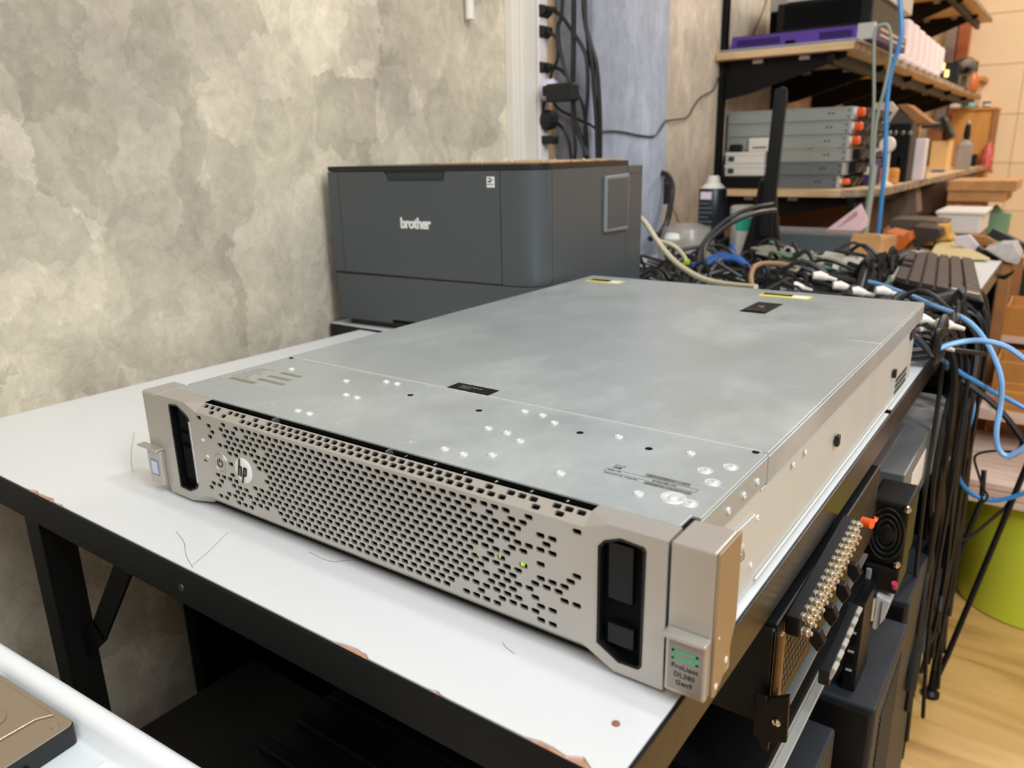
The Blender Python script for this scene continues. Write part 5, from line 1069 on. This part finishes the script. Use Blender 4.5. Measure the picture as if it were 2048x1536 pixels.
# row of gold and steel coaxial connectors
cr = thing('connector_strip', 'row of shiny gold coaxial connectors on a black strip', 'connector strip', (.462, .25, -.05))
M('gold_pale', (222, 212, 192), .28, metal=.75)
build('strip', MB().bar((.4585, .176, -.052), (.4585, .330, -.040), .010, .016), 'gear_black', cr, .001)
for k in range(15):
    y = .182+k*.0100; z = -.0475+k*.0008
    for r_, (xx, zz) in enumerate(((.4655, .002), (.4655, -.009))):
        c = build('connector', MB().lathe((.4630, y, z+zz), [(.0030, 0), (.0030, .002), (.0022, .0022), (.0022, .004), (.0032, .0042), (.0032, .0060), (.0018, .0062), (.0016, .0085), (0, .0085)], 10, (1, -.3, .15)), 'gold_pale', cr, sm=True)
for k in range(4):
    y = .188+k*.036; build('wing_nut', MB().prism([(.0, -.006), (.006, -.012), (.010, -.004), (.006, .004), (.0, .004)], 'y', 0, .008).xf(Matrix.Translation((.4680, y, -.062))), 'gear_black', cr, .0008)
build('cap', MB().cyl((.468, .336, -.037), (.476, .333, -.036), .0042, 12), 'orange_knob', cr, sm=True)
# steel angle rail and pale slotted rails beneath
r1 = thing('steel_rail', 'long flat galvanised rail running under the connector row', 'rail', (.45, .35, -.15))
build('flange', MB().add([Vector(q) for q in ((.4385, .231, -.150), (.4520, .221, -.150), (.4505, .497, -.150), (.4370, .497, -.150), (.4385, .231, -.1475), (.4520, .221, -.1475), (.4505, .497, -.1475), (.4370, .497, -.1475))], MB().box((0,0,0),(1,1,1)).f), 'rail_grey', r1)
build('web', MB().box((.4370, .225, -.182), (.4392, .497, -.150)), 'rail_grey', r1)
r1b = thing('steel_rail', 'pale slotted galvanised rail, lower one near the table corner', 'rail', (.44, .25, -.21))
build('web', MB().box((.430, .16, -.2500), (.4335, .42, -.1950)), M('rail_pale', (186, 188, 184), .4, metal=.5), r1b); build('lip', MB().box((.4335, .16, -.2500), (.4420, .42, -.2475)), 'rail_pale', r1b, .001)
for k in range(9): build('slot', MB().box((.4333, .185+k*.022, -.228), (.4338, .191+k*.022, -.222)), 'black_matte', r1b)
# grey wing tabs
tb = thing('latch_strip', 'row of beige latch tabs on a dark strip under the rail', 'latch strip', (.452, .40, -.2))
build('strip', MB().bar((.4500, .345, -.205), (.4500, .450, -.190), .010, .018), 'dark_steel', tb, .001)
for k in range(6): build('tab', MB().cbox((.4560, .352+k*.0175, -.1985+k*.0022), (.005, .0140, .014), (0, .3, 0)), M('tab_beige', (176, 168, 160), .45), tb, .0015)
# fan, power supplies behind
pf = thing('power_supply', 'galvanised power supply case with wires at the table side', 'power supply', (.44, .70, -.15))
build('case', MB().box((.350, .62, -.182), (.4600, .84, -.100)), 'rail_grey', pf, .0015); build('inner_board', MB().box((.372, .612, -.165), (.425, .62, -.115)), 'black_plastic', pf)
build('top_plate', MB().box((.352, .625, -.100), (.4300, .80, -.0975)), M('mauve_steel', (118, 108, 110), .4, metal=.5), pf); build('side_window', MB().box((.4598, .68, -.160), (.4606, .78, -.120)), 'off_white', pf, .001)
pf2 = thing('power_supply', 'second galvanised case stepped behind the wired power supply', 'power supply', (.45, .90, -.15)); build('case', MB().box((.40, .845, -.180), (.4720, .925, -.085)), 'light_steel', pf2, .0015); build('flange', MB().box((.472, .845, -.180), (.478, .925, -.177)), 'light_steel', pf2)
fn = thing('cooling_fan', 'black cooling fan with oval finger guard under the table edge', 'fan', (.467, .56, -.13))
build('housing', MB().box((.440, .535, -.175), (.4790, .600, -.100)), 'black_plastic', fn, .003)
for k in range(4): build('guard_ring', MB().tube([(.460+.0175*math.cos(a)*(1-k*.22), .533, -.137+.030*math.sin(a)*(1-k*.22)) for a in [i*math.pi/12 for i in range(25)]], .0012, 6, cap=False), 'dark_steel', fn, sm=True)
build('hub', MB().lathe((.460, .535, -.137), [(.010, 0), (.010, .003), (0, .004)], 16, (0, -1, 0)), 'gear_black', fn)
for x, z in ((.481, -.104), (.478, -.170)): build('screw', MB().lathe((x-.004, .534, z), [(.0042, 0), (.0035, .003), (0, .004)], 12, (0, -1, 0)), 'chrome', fn, sm=True)
c_ = thing('plug', 'short orange-red plug beside the finger guard', 'plug', (.446, .53, -.125)); build('body', MB().cyl((.4430, .528, -.1210), (.4495, .528, -.1240), .0052, 12), 'orange_knob', c_, sm=True); build('collar', MB().cyl((.4405, .527, -.1160), (.4440, .527, -.1170), .0042, 12), 'off_white', c_, sm=True)
sk = thing('socket_module', 'grey rocker switch module under the cooling fan', 'module', (.455, .54, -.19)); build('body', MB().box((.443, .530, -.205), (.478, .59, -.1755)), 'gear_black', sk, .002); build('rocker', MB().box((.4455, .527, -.200), (.4515, .530, -.180)), M('rocker', (130, 132, 134), .4), sk, .002); build('lamp', MB().cyl((.4755, .525, -.188), (.4755, .530, -.196), .003, 10), M('magenta', (190, 40, 84), .35), sk)
gp = thing('connector_plug', 'large light grey ribbed connector block hanging under the fan', 'connector', (.470, .55, -.22))
build('body', MB().prism([(.4595, -.2080), (.4740, -.2120), (.4700, -.2360), (.4625, -.2520), (.4590, -.2500), (.4600, -.2300)], 'y', .525, .575), M('conn_grey', (176, 176, 178), .45), gp, .0012); build('rib', MB().box((.4660, .5235, -.245), (.4665, .525, -.214)), 'dark_steel', gp); build('screw', MB().cyl((.4580, .524, -.2400), (.4580, .524, -.2120), .0018, 8), 'gold_pale', gp)
# towers on the floor
def tower(label, x0, x1, y0, y1, z1, grill=True):
    t = thing('computer_tower', label, 'computer', ((x0+x1)/2, (y0+y1)/2, ZF), 'black computer towers on the floor under the table')
    build('case', MB().box((x0, y0, ZF), (x1, y1, z1)), 'gear_top', t, .003); build('front_panel', MB().box((x0+.004, y0-.004, ZF+.01), (x1-.004, y0, z1-.006)), 'gear_black', t, .002)
    if grill:
        for k in range(44): build('rib', MB().bar((x1+.0008, y0+.035, z1-.034-k*.0088), (x1+.0008, min(y0+.150, y1-.01), z1-.020-k*.0088), .0016, .0036), 'dark_steel', t)
    return t
tower('black computer tower with ribbed grille, right beside the table leg', .300, .4835, .4535, .640, -.300)
tower('black computer tower nearest the front right table corner', .270, .4555, .190, .4035, -.300, False)
tower('black computer tower set back behind the ribbed one', .300, .4770, .690, .900, -.300, False)
single('foam_block', 'white foam lump on the floor between the towers', 'foam', MB().box((.462, .33, ZF), (.50, .40, -.42)), 'off_white', .006)
kx = thing('keystone_panel', 'black patch module with small ports above the ribbed tower', 'patch panel', (.45, .52, -.27)); build('body', MB().box((.4440, .470, -.300), (.4580, .530, -.1925)), 'gear_black', kx, .001)
for k in range(4): build('port', MB().box((.4455, .4685, -.288+k*.023), (.4540, .4702, -.276+k*.023)), 'black_matte', kx); build('latch', MB().box((.4470, .468, -.2745+k*.023), (.4530, .470, -.2730+k*.023)), 'light_steel', kx)

# ---------------------------------------------------------------- under the table, left side
tl = thing('computer_tower', 'large matte black computer case standing under the left half of the table', 'computer', (-.15, .05, ZF))
build('case', MB().box((-.200, -.055, ZF), (-.030, .183, -.350)), 'gear_black', tl, .004); build('front_panel', MB().box((-.030, -.05, ZF+.01), (-.024, .178, -.356)), 'black_plastic', tl, .002); build('button', MB().lathe((-.0235, .03, -.372), [(.004, 0), (.004, .002), (0, .003)], 10, (1, 0, 0)), 'chrome', tl)
tl2 = thing('equipment_case', 'black ribbed equipment case right of the big computer case under the table', 'case', (.12, .1, ZF))
build('case', MB().box((-.015, -.02, ZF), (.27, .30, -.300)), 'gear_black', tl2, .004)
for k in range(6): build('rib', MB().box((-.005, .005+k*.045, -.300), (.26, .020+k*.045, -.292)), 'black_plastic', tl2, .002)
build('front_frame', MB().prism([(-.010, -.305), (.262, -.305), (.262, -.292), (.005, -.292), (-.006, -.272), (-.014, -.272)], 'y', -.026, -.018), 'dark_steel', tl2, .0015)
single('black_panel', 'tall black panel against the wall under the table, covering a dark stretch', 'board', MB().box((-.400, .205, ZF), (-.375, .60, -.05)), 'black_matte', .002)  # flat black panel covers the dark stretch of wall here
# ---------------------------------------------------------------- foreground bin lid with the disk drive
fb = thing('plastic_tray', 'white plastic bin lid with raised rim at the lower left corner', 'tray', (.10, -.22, -.085))
M('bin_white', (236, 238, 240), .35); M('bin_floor', (214, 222, 224), .35)
dirx = Vector((.225, .013, 0)).normalized(); diry = Vector((-dirx.y, dirx.x, 0)); O = Vector((.002, -.140, 0))
def FB(a, b, z): return O+dirx*a+diry*b+Vector((0, 0, z))
prof = [(0.0, -.075), (0.0, -.061), (-.0015, -.0585), (-.004, -.0575), (-.0085, -.0580), (-.0115, -.0600), (-.0135, -.0640), (-.0150, -.0730), (-.0175, -.0752)]
rim_ = MB(); n = len(prof); A0, A1 = -.30, .262
rim_.add([FB(a, b, z) for a in (A0, A1) for b, z in prof]+[FB(A0, 0, -.30), FB(A1, 0, -.30)], [(i, i+1, n+i+1, n+i) for i in range(n-1)]+[(0, n, 2*n+1, 2*n)])
# right-hand rim runs back towards the camera
rim_.add([FB(a, b, z) for b in (0.0, -.30) for a, z in [(A1-p_[0]*1.0*0+0, p_[1]) if i == 0 else (A1+p_[0], p_[1]) for i, p_ in enumerate(prof)]]+[FB(A1, 0, -.30), FB(A1, -.3, -.30)], [(i, i+1, n+i+1, n+i) for i in range(n-1)]+[(0, n, 2*n+1, 2*n)])
build('rim', rim_, 'bin_white', fb, sm=True)
build('floor_panel', MB().add([FB(A0, -.017, -.0752), FB(A1-.017, -.017, -.0752), FB(A1-.017, -.30, -.0752), FB(A0, -.30, -.0752), FB(A0, -.017, -.080), FB(A1-.017, -.017, -.080), FB(A1-.017, -.30, -.080), FB(A0, -.30, -.080)], MB().box((0,0,0),(1,1,1)).f), 'bin_floor', fb)
build('corner_pad', MB().add([FB(.155, -.018, -.0752), FB(A1-.02, -.018, -.0752), FB(A1-.02, -.30, -.0752), FB(.190, -.30, -.0752), FB(.158, -.019, -.0715), FB(A1-.021, -.019, -.0715), FB(A1-.021, -.30, -.0715), FB(.193, -.30, -.0715)], MB().box((0,0,0),(1,1,1)).f), 'bin_white', fb, .003)
build('wall', MB().box((-.28, -.43, ZF), (.22, -.16, -.30)), 'bin_white', fb, .01)
hd = thing('disk_drive', 'bare tan-silver hard disk drive lying in the white plastic lid', 'disk drive', (.128, -.150, -.0750), rz=.0)
e1 = Vector((-.9976, -.0690, 0)); e2 = Vector((.11, -.994, 0)).normalized()
HO = Vector((.1285, -.1490, 0))
def HDP(a, b, z): return HO+e1*a+e2*b+Vector((0, 0, z))
def hprism(poly, z0, z1):
    q = MB().prism(poly, 'z', z0, z1); return MB().add([HDP(v.x, v.y, v.z) for v in q.v], q.f)
LZ = .100; WZ = .070
def rrect(a0, a1, b0, b1, r, n=4):
    pts = []
    for cx_, cy_, s in ((a1-r, b1-r, 0), (a0+r, b1-r, 1), (a0+r, b0+r, 2), (a1-r, b0+r, 3)):
        pts += [(cx_+r*math.cos(math.pi/2*(s+i/n)), cy_+r*math.sin(math.pi/2*(s+i/n))) for i in range(n+1)]
    return pts
build('base_casting', hprism(rrect(0, LZ, 0, WZ, .004), -.0750, -.0622), 'printer_dark', hd)
build('cover_plate', hprism(rrect(.0005, LZ-.0005, .0005, WZ-.0005, .004), -.0622, -.0605), M('drive_tan', (178, 162, 142), .28, metal=.75), hd, .0006)
build('raised_plate', hprism([(.016, .004), (.022, .012), (.024, .040), (.014, .058), (.014, WZ-.004), (LZ-.004, WZ-.004), (LZ-.004, .004)], -.0605, -.0592), 'drive_tan', hd, .0009, seg=3)
build('raised_ring', hprism(rrect(.036, .090, .018, .060, .010), -.0592, -.0586), 'drive_tan', hd, .0005)
for a, b in ((.0075, .0085), (.0080, .058), (LZ-.006, .006)):
    q = HDP(a, b, -.0605); build('screw', MB().lathe(q, [(.0028, 0), (.0026, .0007), (.0012, .0008), (.0009, .0002), (0, .0002)], 14), 'drive_tan', hd, sm=True)
build('connector', hprism([(-.002, .030), (0, .030), (0, .062), (-.002, .062)], -.0745, -.0690), 'dark_steel', hd)

# ---------------------------------------------------------------- cables
M('blue_light', (128, 176, 228), .38); M('blue_mid', (54, 132, 196), .38); M('blue_deep', (30, 92, 170), .4); M('cream_cable', (206, 194, 164), .45); M('brown_cable', (152, 116, 84), .45); M('grey_green', (150, 158, 146), .45)
def pc(pts, r, m, label, name='cable', sub=8, group=None):
    return cable([at(u, v, 'y', y) for u, v, y in pts], r, m, label, name, group, sub)
pc([(1640, 566, 1.12), (1680, 560, 1.12), (1713, 560, 1.12), (1755, 568, 1.10), (1792, 581, 1.05), (1835, 597, 1.0), (1871, 613, .96), (1912, 629, .92), (1945, 650, .90), (1970, 680, .89), (1990, 718, .88), (2003, 762, .87), (2001, 812, .87), (1993, 860, .86), (1996, 895, .86), (2012, 912, .86), (2032, 905, .86), (2052, 892, .86)], .0037, 'blue_light', 'light blue network cable arching from the cable heap over the table edge and down')
pc([(1800, 714, .735), (1826, 711, .74), (1850, 707, .75), (1871, 700, .76), (1900, 689, .77), (1935, 682, .78), (1970, 682, .78), (2009, 692, .78), (2035, 708, .78), (2070, 735, .78)], .0034, 'blue_light', 'light blue network cable leaving the server back to the right')
pc([(1805, 668, .75), (1832, 684, .76), (1871, 710, .80), (1900, 731, .84), (1930, 751, .86), (1960, 768, .88), (1990, 786, .90), (2025, 803, .90), (2070, 828, .90)], .0033, 'blue_mid', 'darker blue network cable running straight down to the right edge')
pc([(1938, 752, 1.06), (1944, 789, 1.05), (1946, 818, 1.04), (1936, 855, 1.03), (1922, 889, 1.02), (1915, 927, 1.02), (1920, 961, 1.02), (1943, 987, 1.02), (1975, 1000, 1.02), (2010, 998, 1.02), (2060, 983, 1.02)], .0036, 'blue_mid', 'blue network cable hanging in a deep loop before the lime bin')
pc([(1890, 735, .95), (1926, 763, .95), (1955, 783, .95), (1981, 803, .95), (2008, 830, .95), (2030, 858, .95), (2046, 884, .95), (2038, 902, .95), (2015, 914, .95)], .0044, 'cable_black', 'thick black cable sloping down beside the blue ones to the right edge')
pc([(2040, 904, 1.0), (2015, 903, 1.0), (1985, 902, 1.0), (1958, 907, 1.0), (1949, 918, 1.0), (1956, 945, 1.0), (1966, 975, 1.0), (1975, 992, 1.0), (1966, 1004, 1.0), (1962, 985, 1.0)], .0019, 'cable_black', 'thin black wire kinked at a square corner before the slab')
pc([(1851, 707, .80), (1880, 704, .82), (1910, 701, .84), (1945, 705, .86), (1968, 708, .88)], .0032, 'cable_black', 'black cable lying level under the light blue arch')
# cream, brown and blue leads behind the server
pc([(1270, 428, 1.0), (1290, 445, 1.0), (1312, 478, 1.0), (1335, 508, .98), (1362, 533, .95), (1400, 555, .92), (1440, 566, .90), (1480, 571, .88), (1512, 574, .86)], .0048, 'cream_cable', 'thick cream cable swooping from the printer to the server back')
pc([(1318, 482, 1.1), (1340, 488, 1.1), (1358, 500, 1.1), (1372, 520, 1.08), (1368, 530, 1.08)], .0040, 'cream_cable', 'short cream cable looped beside the printer')
pc([(1504, 572, .90), (1502, 552, .92), (1510, 533, .94), (1530, 527, .98), (1560, 528, 1.02), (1590, 534, 1.06)], .0042, 'brown_cable', 'brown-grey cable bent over the black bundle behind the server')
for k in range(4):
    pc([(1395-4*k, 541-4*k, 1.16+.02*k), (1415, 528-3*k, 1.17+.02*k), (1440, 520-4*k, 1.18+.02*k), (1468, 519-3*k, 1.18+.02*k), (1490, 530-2*k, 1.16+.02*k), (1503, 545-k, 1.12+.02*k)], .0040, 'blue_deep', ['lowest', 'second lowest', 'second highest', 'highest'][k]+' turn of deep blue network cable in the coil before the monitor', group='deep blue cable turns')
pc([(1462, 486, 1.3), (1468, 500, 1.3), (1464, 515, 1.28), (1452, 522, 1.28)], .004, 'blue_deep', 'deep blue cable bending upward beside the teal-labelled bottle')
pc([(1395, 540, 1.08), (1400, 505, 1.1), (1412, 480, 1.12), (1435, 455, 1.14), (1470, 430, 1.16), (1510, 415, 1.2), (1545, 408, 1.25)], .0046, 'cable_black', 'black cable arching high in front of the aerosol can to the monitor')
pc([(1418, 545, 1.0), (1408, 520, 1.0), (1412, 490, 1.04), (1440, 462, 1.08), (1475, 440, 1.12), (1515, 425, 1.18), (1550, 420, 1.25)], .0046, 'cable_black', 'second black cable arching just below the high one to the monitor')
pc([(1362, 500, 1.2), (1395, 494, 1.22), (1430, 490, 1.24), (1455, 498, 1.24), (1468, 510, 1.24)], .0040, 'cable_black', 'black cable bow across the grey clutter below the aerosol can')
pc([(1322, 345, 1.62), (1336, 352, 1.60), (1344, 372, 1.58), (1342, 400, 1.56), (1335, 440, 1.52), (1322, 465, 1.5), (1300, 478, 1.45)], .0075, 'cable_black', 'thick black cord looping down at the far pillar edge')
pc([(1338, 395, 1.7), (1350, 425, 1.7), (1362, 455, 1.7)], .0032, 'brown_cable', 'thin brown stick leaning on the wall beside the pillar')
t = thing('power_plug', 'large black plug on the pillar side behind the thick cord', 'plug', at(1330, 400, 'y', 1.64)); a = at(1322, 408, 'y', 1.66); b = at(1340, 362, 'y', 1.66); build('plug_body', MB().box((a.x, 1.636, a.z), (b.x, 1.67, b.z)), 'plug_black', t, .006); build('collar', MB().box((a.x+.005, 1.634, b.z), (b.x-.005, 1.66, b.z+.012)), 'plug_black', t, .003)
# leads hanging from the ceiling in front of the shelves
pc([(1764, -40, 2.05), (1768, 20, 2.05), (1793, 45, 2.05)][:0]+[(1790, -640, 2.0), (1792, -300, 2.0), (1795, -40, 2.0), (1800, 5, 2.0), (1803, 60, 2.0), (1797, 95, 2.0), (1783, 140, 2.0), (1775, 190, 2.0), (1772, 250, 2.0), (1770, 320, 2.0), (1763, 400, 2.0), (1756, 470, 2.0)], .0060, 'blue_mid', 'blue network cable hanging straight down in front of the shelves')
pc([(1730, 475, 1.95), (1738, 420, 1.95), (1746, 350, 1.95), (1752, 250, 1.95), (1768, 180, 1.95), (1780, 120, 1.95), (1782, 75, 1.95), (1776, 52, 1.95), (1762, 50, 1.95), (1750, 62, 1.95), (1748, 120, 1.95), (1748, 200, 1.95), (1744, 280, 1.95), (1742, 350, 1.95)], .0040, 'grey_green', 'grey-green cable looped over at the top and hanging beside the blue one')
pc([(1748, 330, 1.94), (1742, 380, 1.94), (1736, 420, 1.94), (1729, 474, 1.94)], .0085, 'grey_green', 'thicker grey-green lead below the hanging loop')

# the tangle behind the server: every lead its own object, all alike
r6 = random.Random(21)
n_c = 0
def tangle(x0, x1, y0, y1, zmax, n, rr, lab, grp, m='cable_black', zmin=.005):
    for k in range(n):
        a = Vector((r6.uniform(x0, x1), r6.uniform(y0, y1), r6.uniform(zmin, zmax))); d = r6.uniform(-.7, .7) if r6.random() < .75 else r6.uniform(0, 6.28)
        pts = [a.copy()]; 
        for q in range(5):
            d += r6.uniform(-.7, .7); a = a+Vector((math.cos(d)*.07, math.sin(d)*.07, 0)); a.z = r6.uniform(zmin, zmax)*(1 if q % 2 else .7)
            a.x = min(max(a.x, x0-.02), x1+.02); a.y = min(max(a.y, y0-.01), y1+.02); pts.append(a.copy())
        cable(pts, r6.choice(rr), m, lab, group=grp, sub=6, n=6)
tangle(.02, .44, .74, .98, .060, 46, (.0028, .0036, .0044), 'black cable in the tangled heap close behind the silver server', 'black leads heaped behind the server')
tangle(-.10, .28, .98, 1.36, .085, 34, (.0030, .004, .005), 'black cable in the tangled heap between printer and monitor', 'black leads heaped between printer and monitor')
tangle(-.24, .00, .99, 1.32, .060, 26, (.0035, .0045, .0055), 'black cable in the dark heap right beside the printer', 'black leads heaped beside the printer')
tangle(.18, .40, 1.0, 1.16, .020, 16, (.0025, .0034), 'black cable in the low heap before the keyboard', 'black leads before the keyboard')
# black block added for the dark void below the far table, then the hanging bundle over the right table edge
ct_ = thing('dark_void_block', 'black block added to darken the void under the far table', 'cabinet', (.3, 1.35, ZF))
build('body', MB().box((.10, .985, ZF), (.445, 1.72, -.09)), 'black_matte', ct_, .004); build('void_face', MB().box((.445, 1.0, ZF+.02), (.4505, 1.70, -.10)), 'black_matte', ct_, .002)
for k in range(52):
    y = r6.uniform(.80, 1.28); x = .4585+r6.uniform(0, .028); L_ = r6.uniform(.25, .56)
    zs0 = r6.uniform(.004, .022)
    pts = [(.40, y+r6.uniform(-.05, .05), zs0), (.446, y, zs0+.007), (x, y+.01, -.02), (x+r6.uniform(-.001, .008), y+r6.uniform(-.05, .05), -.18), (x+r6.uniform(-.001, .012), y+r6.uniform(-.07, .07), -.18-L_*.5), (x+r6.uniform(-.001, .014), y+r6.uniform(-.09, .09), -.16-L_*.95)]
    pts = [(p_[0], p_[1], max(p_[2], ZF+.01)) for p_ in pts]
    cable(pts, r6.choice((.003, .004, .0052)), 'cable_black', 'black cable of the bundle hanging over the right table edge', group='black leads hanging off the table edge', sub=5, n=6)
# pale lumps in the heap
for k, (u, v, l_) in enumerate(((1592, 573, .030), (1640, 552, .045), (1680, 572, .035), (1715, 583, .05), (1765, 582, .022), (1852, 664, .05), (1845, 640, .05), (1888, 648, .03), (1868, 690, .04))):
    y = 1.0 if k < 5 else .80
    a = at(u-14, v-1, 'y', y); b = at(u+14, v+3, 'y', y+.01)
    t = thing('white_connector', ['white connector, leftmost in the black heap behind the server', 'white connector below the circuit board heap', 'white connector right of the yellow caution sticker', 'large white oval connector before the keyboard keypad', 'small white round connector left of the blue cable', 'white tag under the black cables right of the server corner', 'white tag highest beside the server rear corner', 'white tag nearest the thick cable bundle', 'white tag lowest beside the server rear'][k], 'connector', a)
    build('body', MB().tube([a, (a+b)/2+Vector((0, 0, .002)), b], [.006, .0075, .0055], 10), 'off_white', t, sm=True)
    build('strain_relief', MB().cyl(b, b+Vector((.016, -.004, -.002)), .0042, 8, .0025), 'off_white', t, sm=True)
single('lime_clip', 'tiny bright lime plastic clip among the cables by the printer', 'clip', MB().cbox(at(1374, 524, 'y', 1.05), (.010, .008, .010)), M('lime_bright', (196, 226, 40), .4), .002)
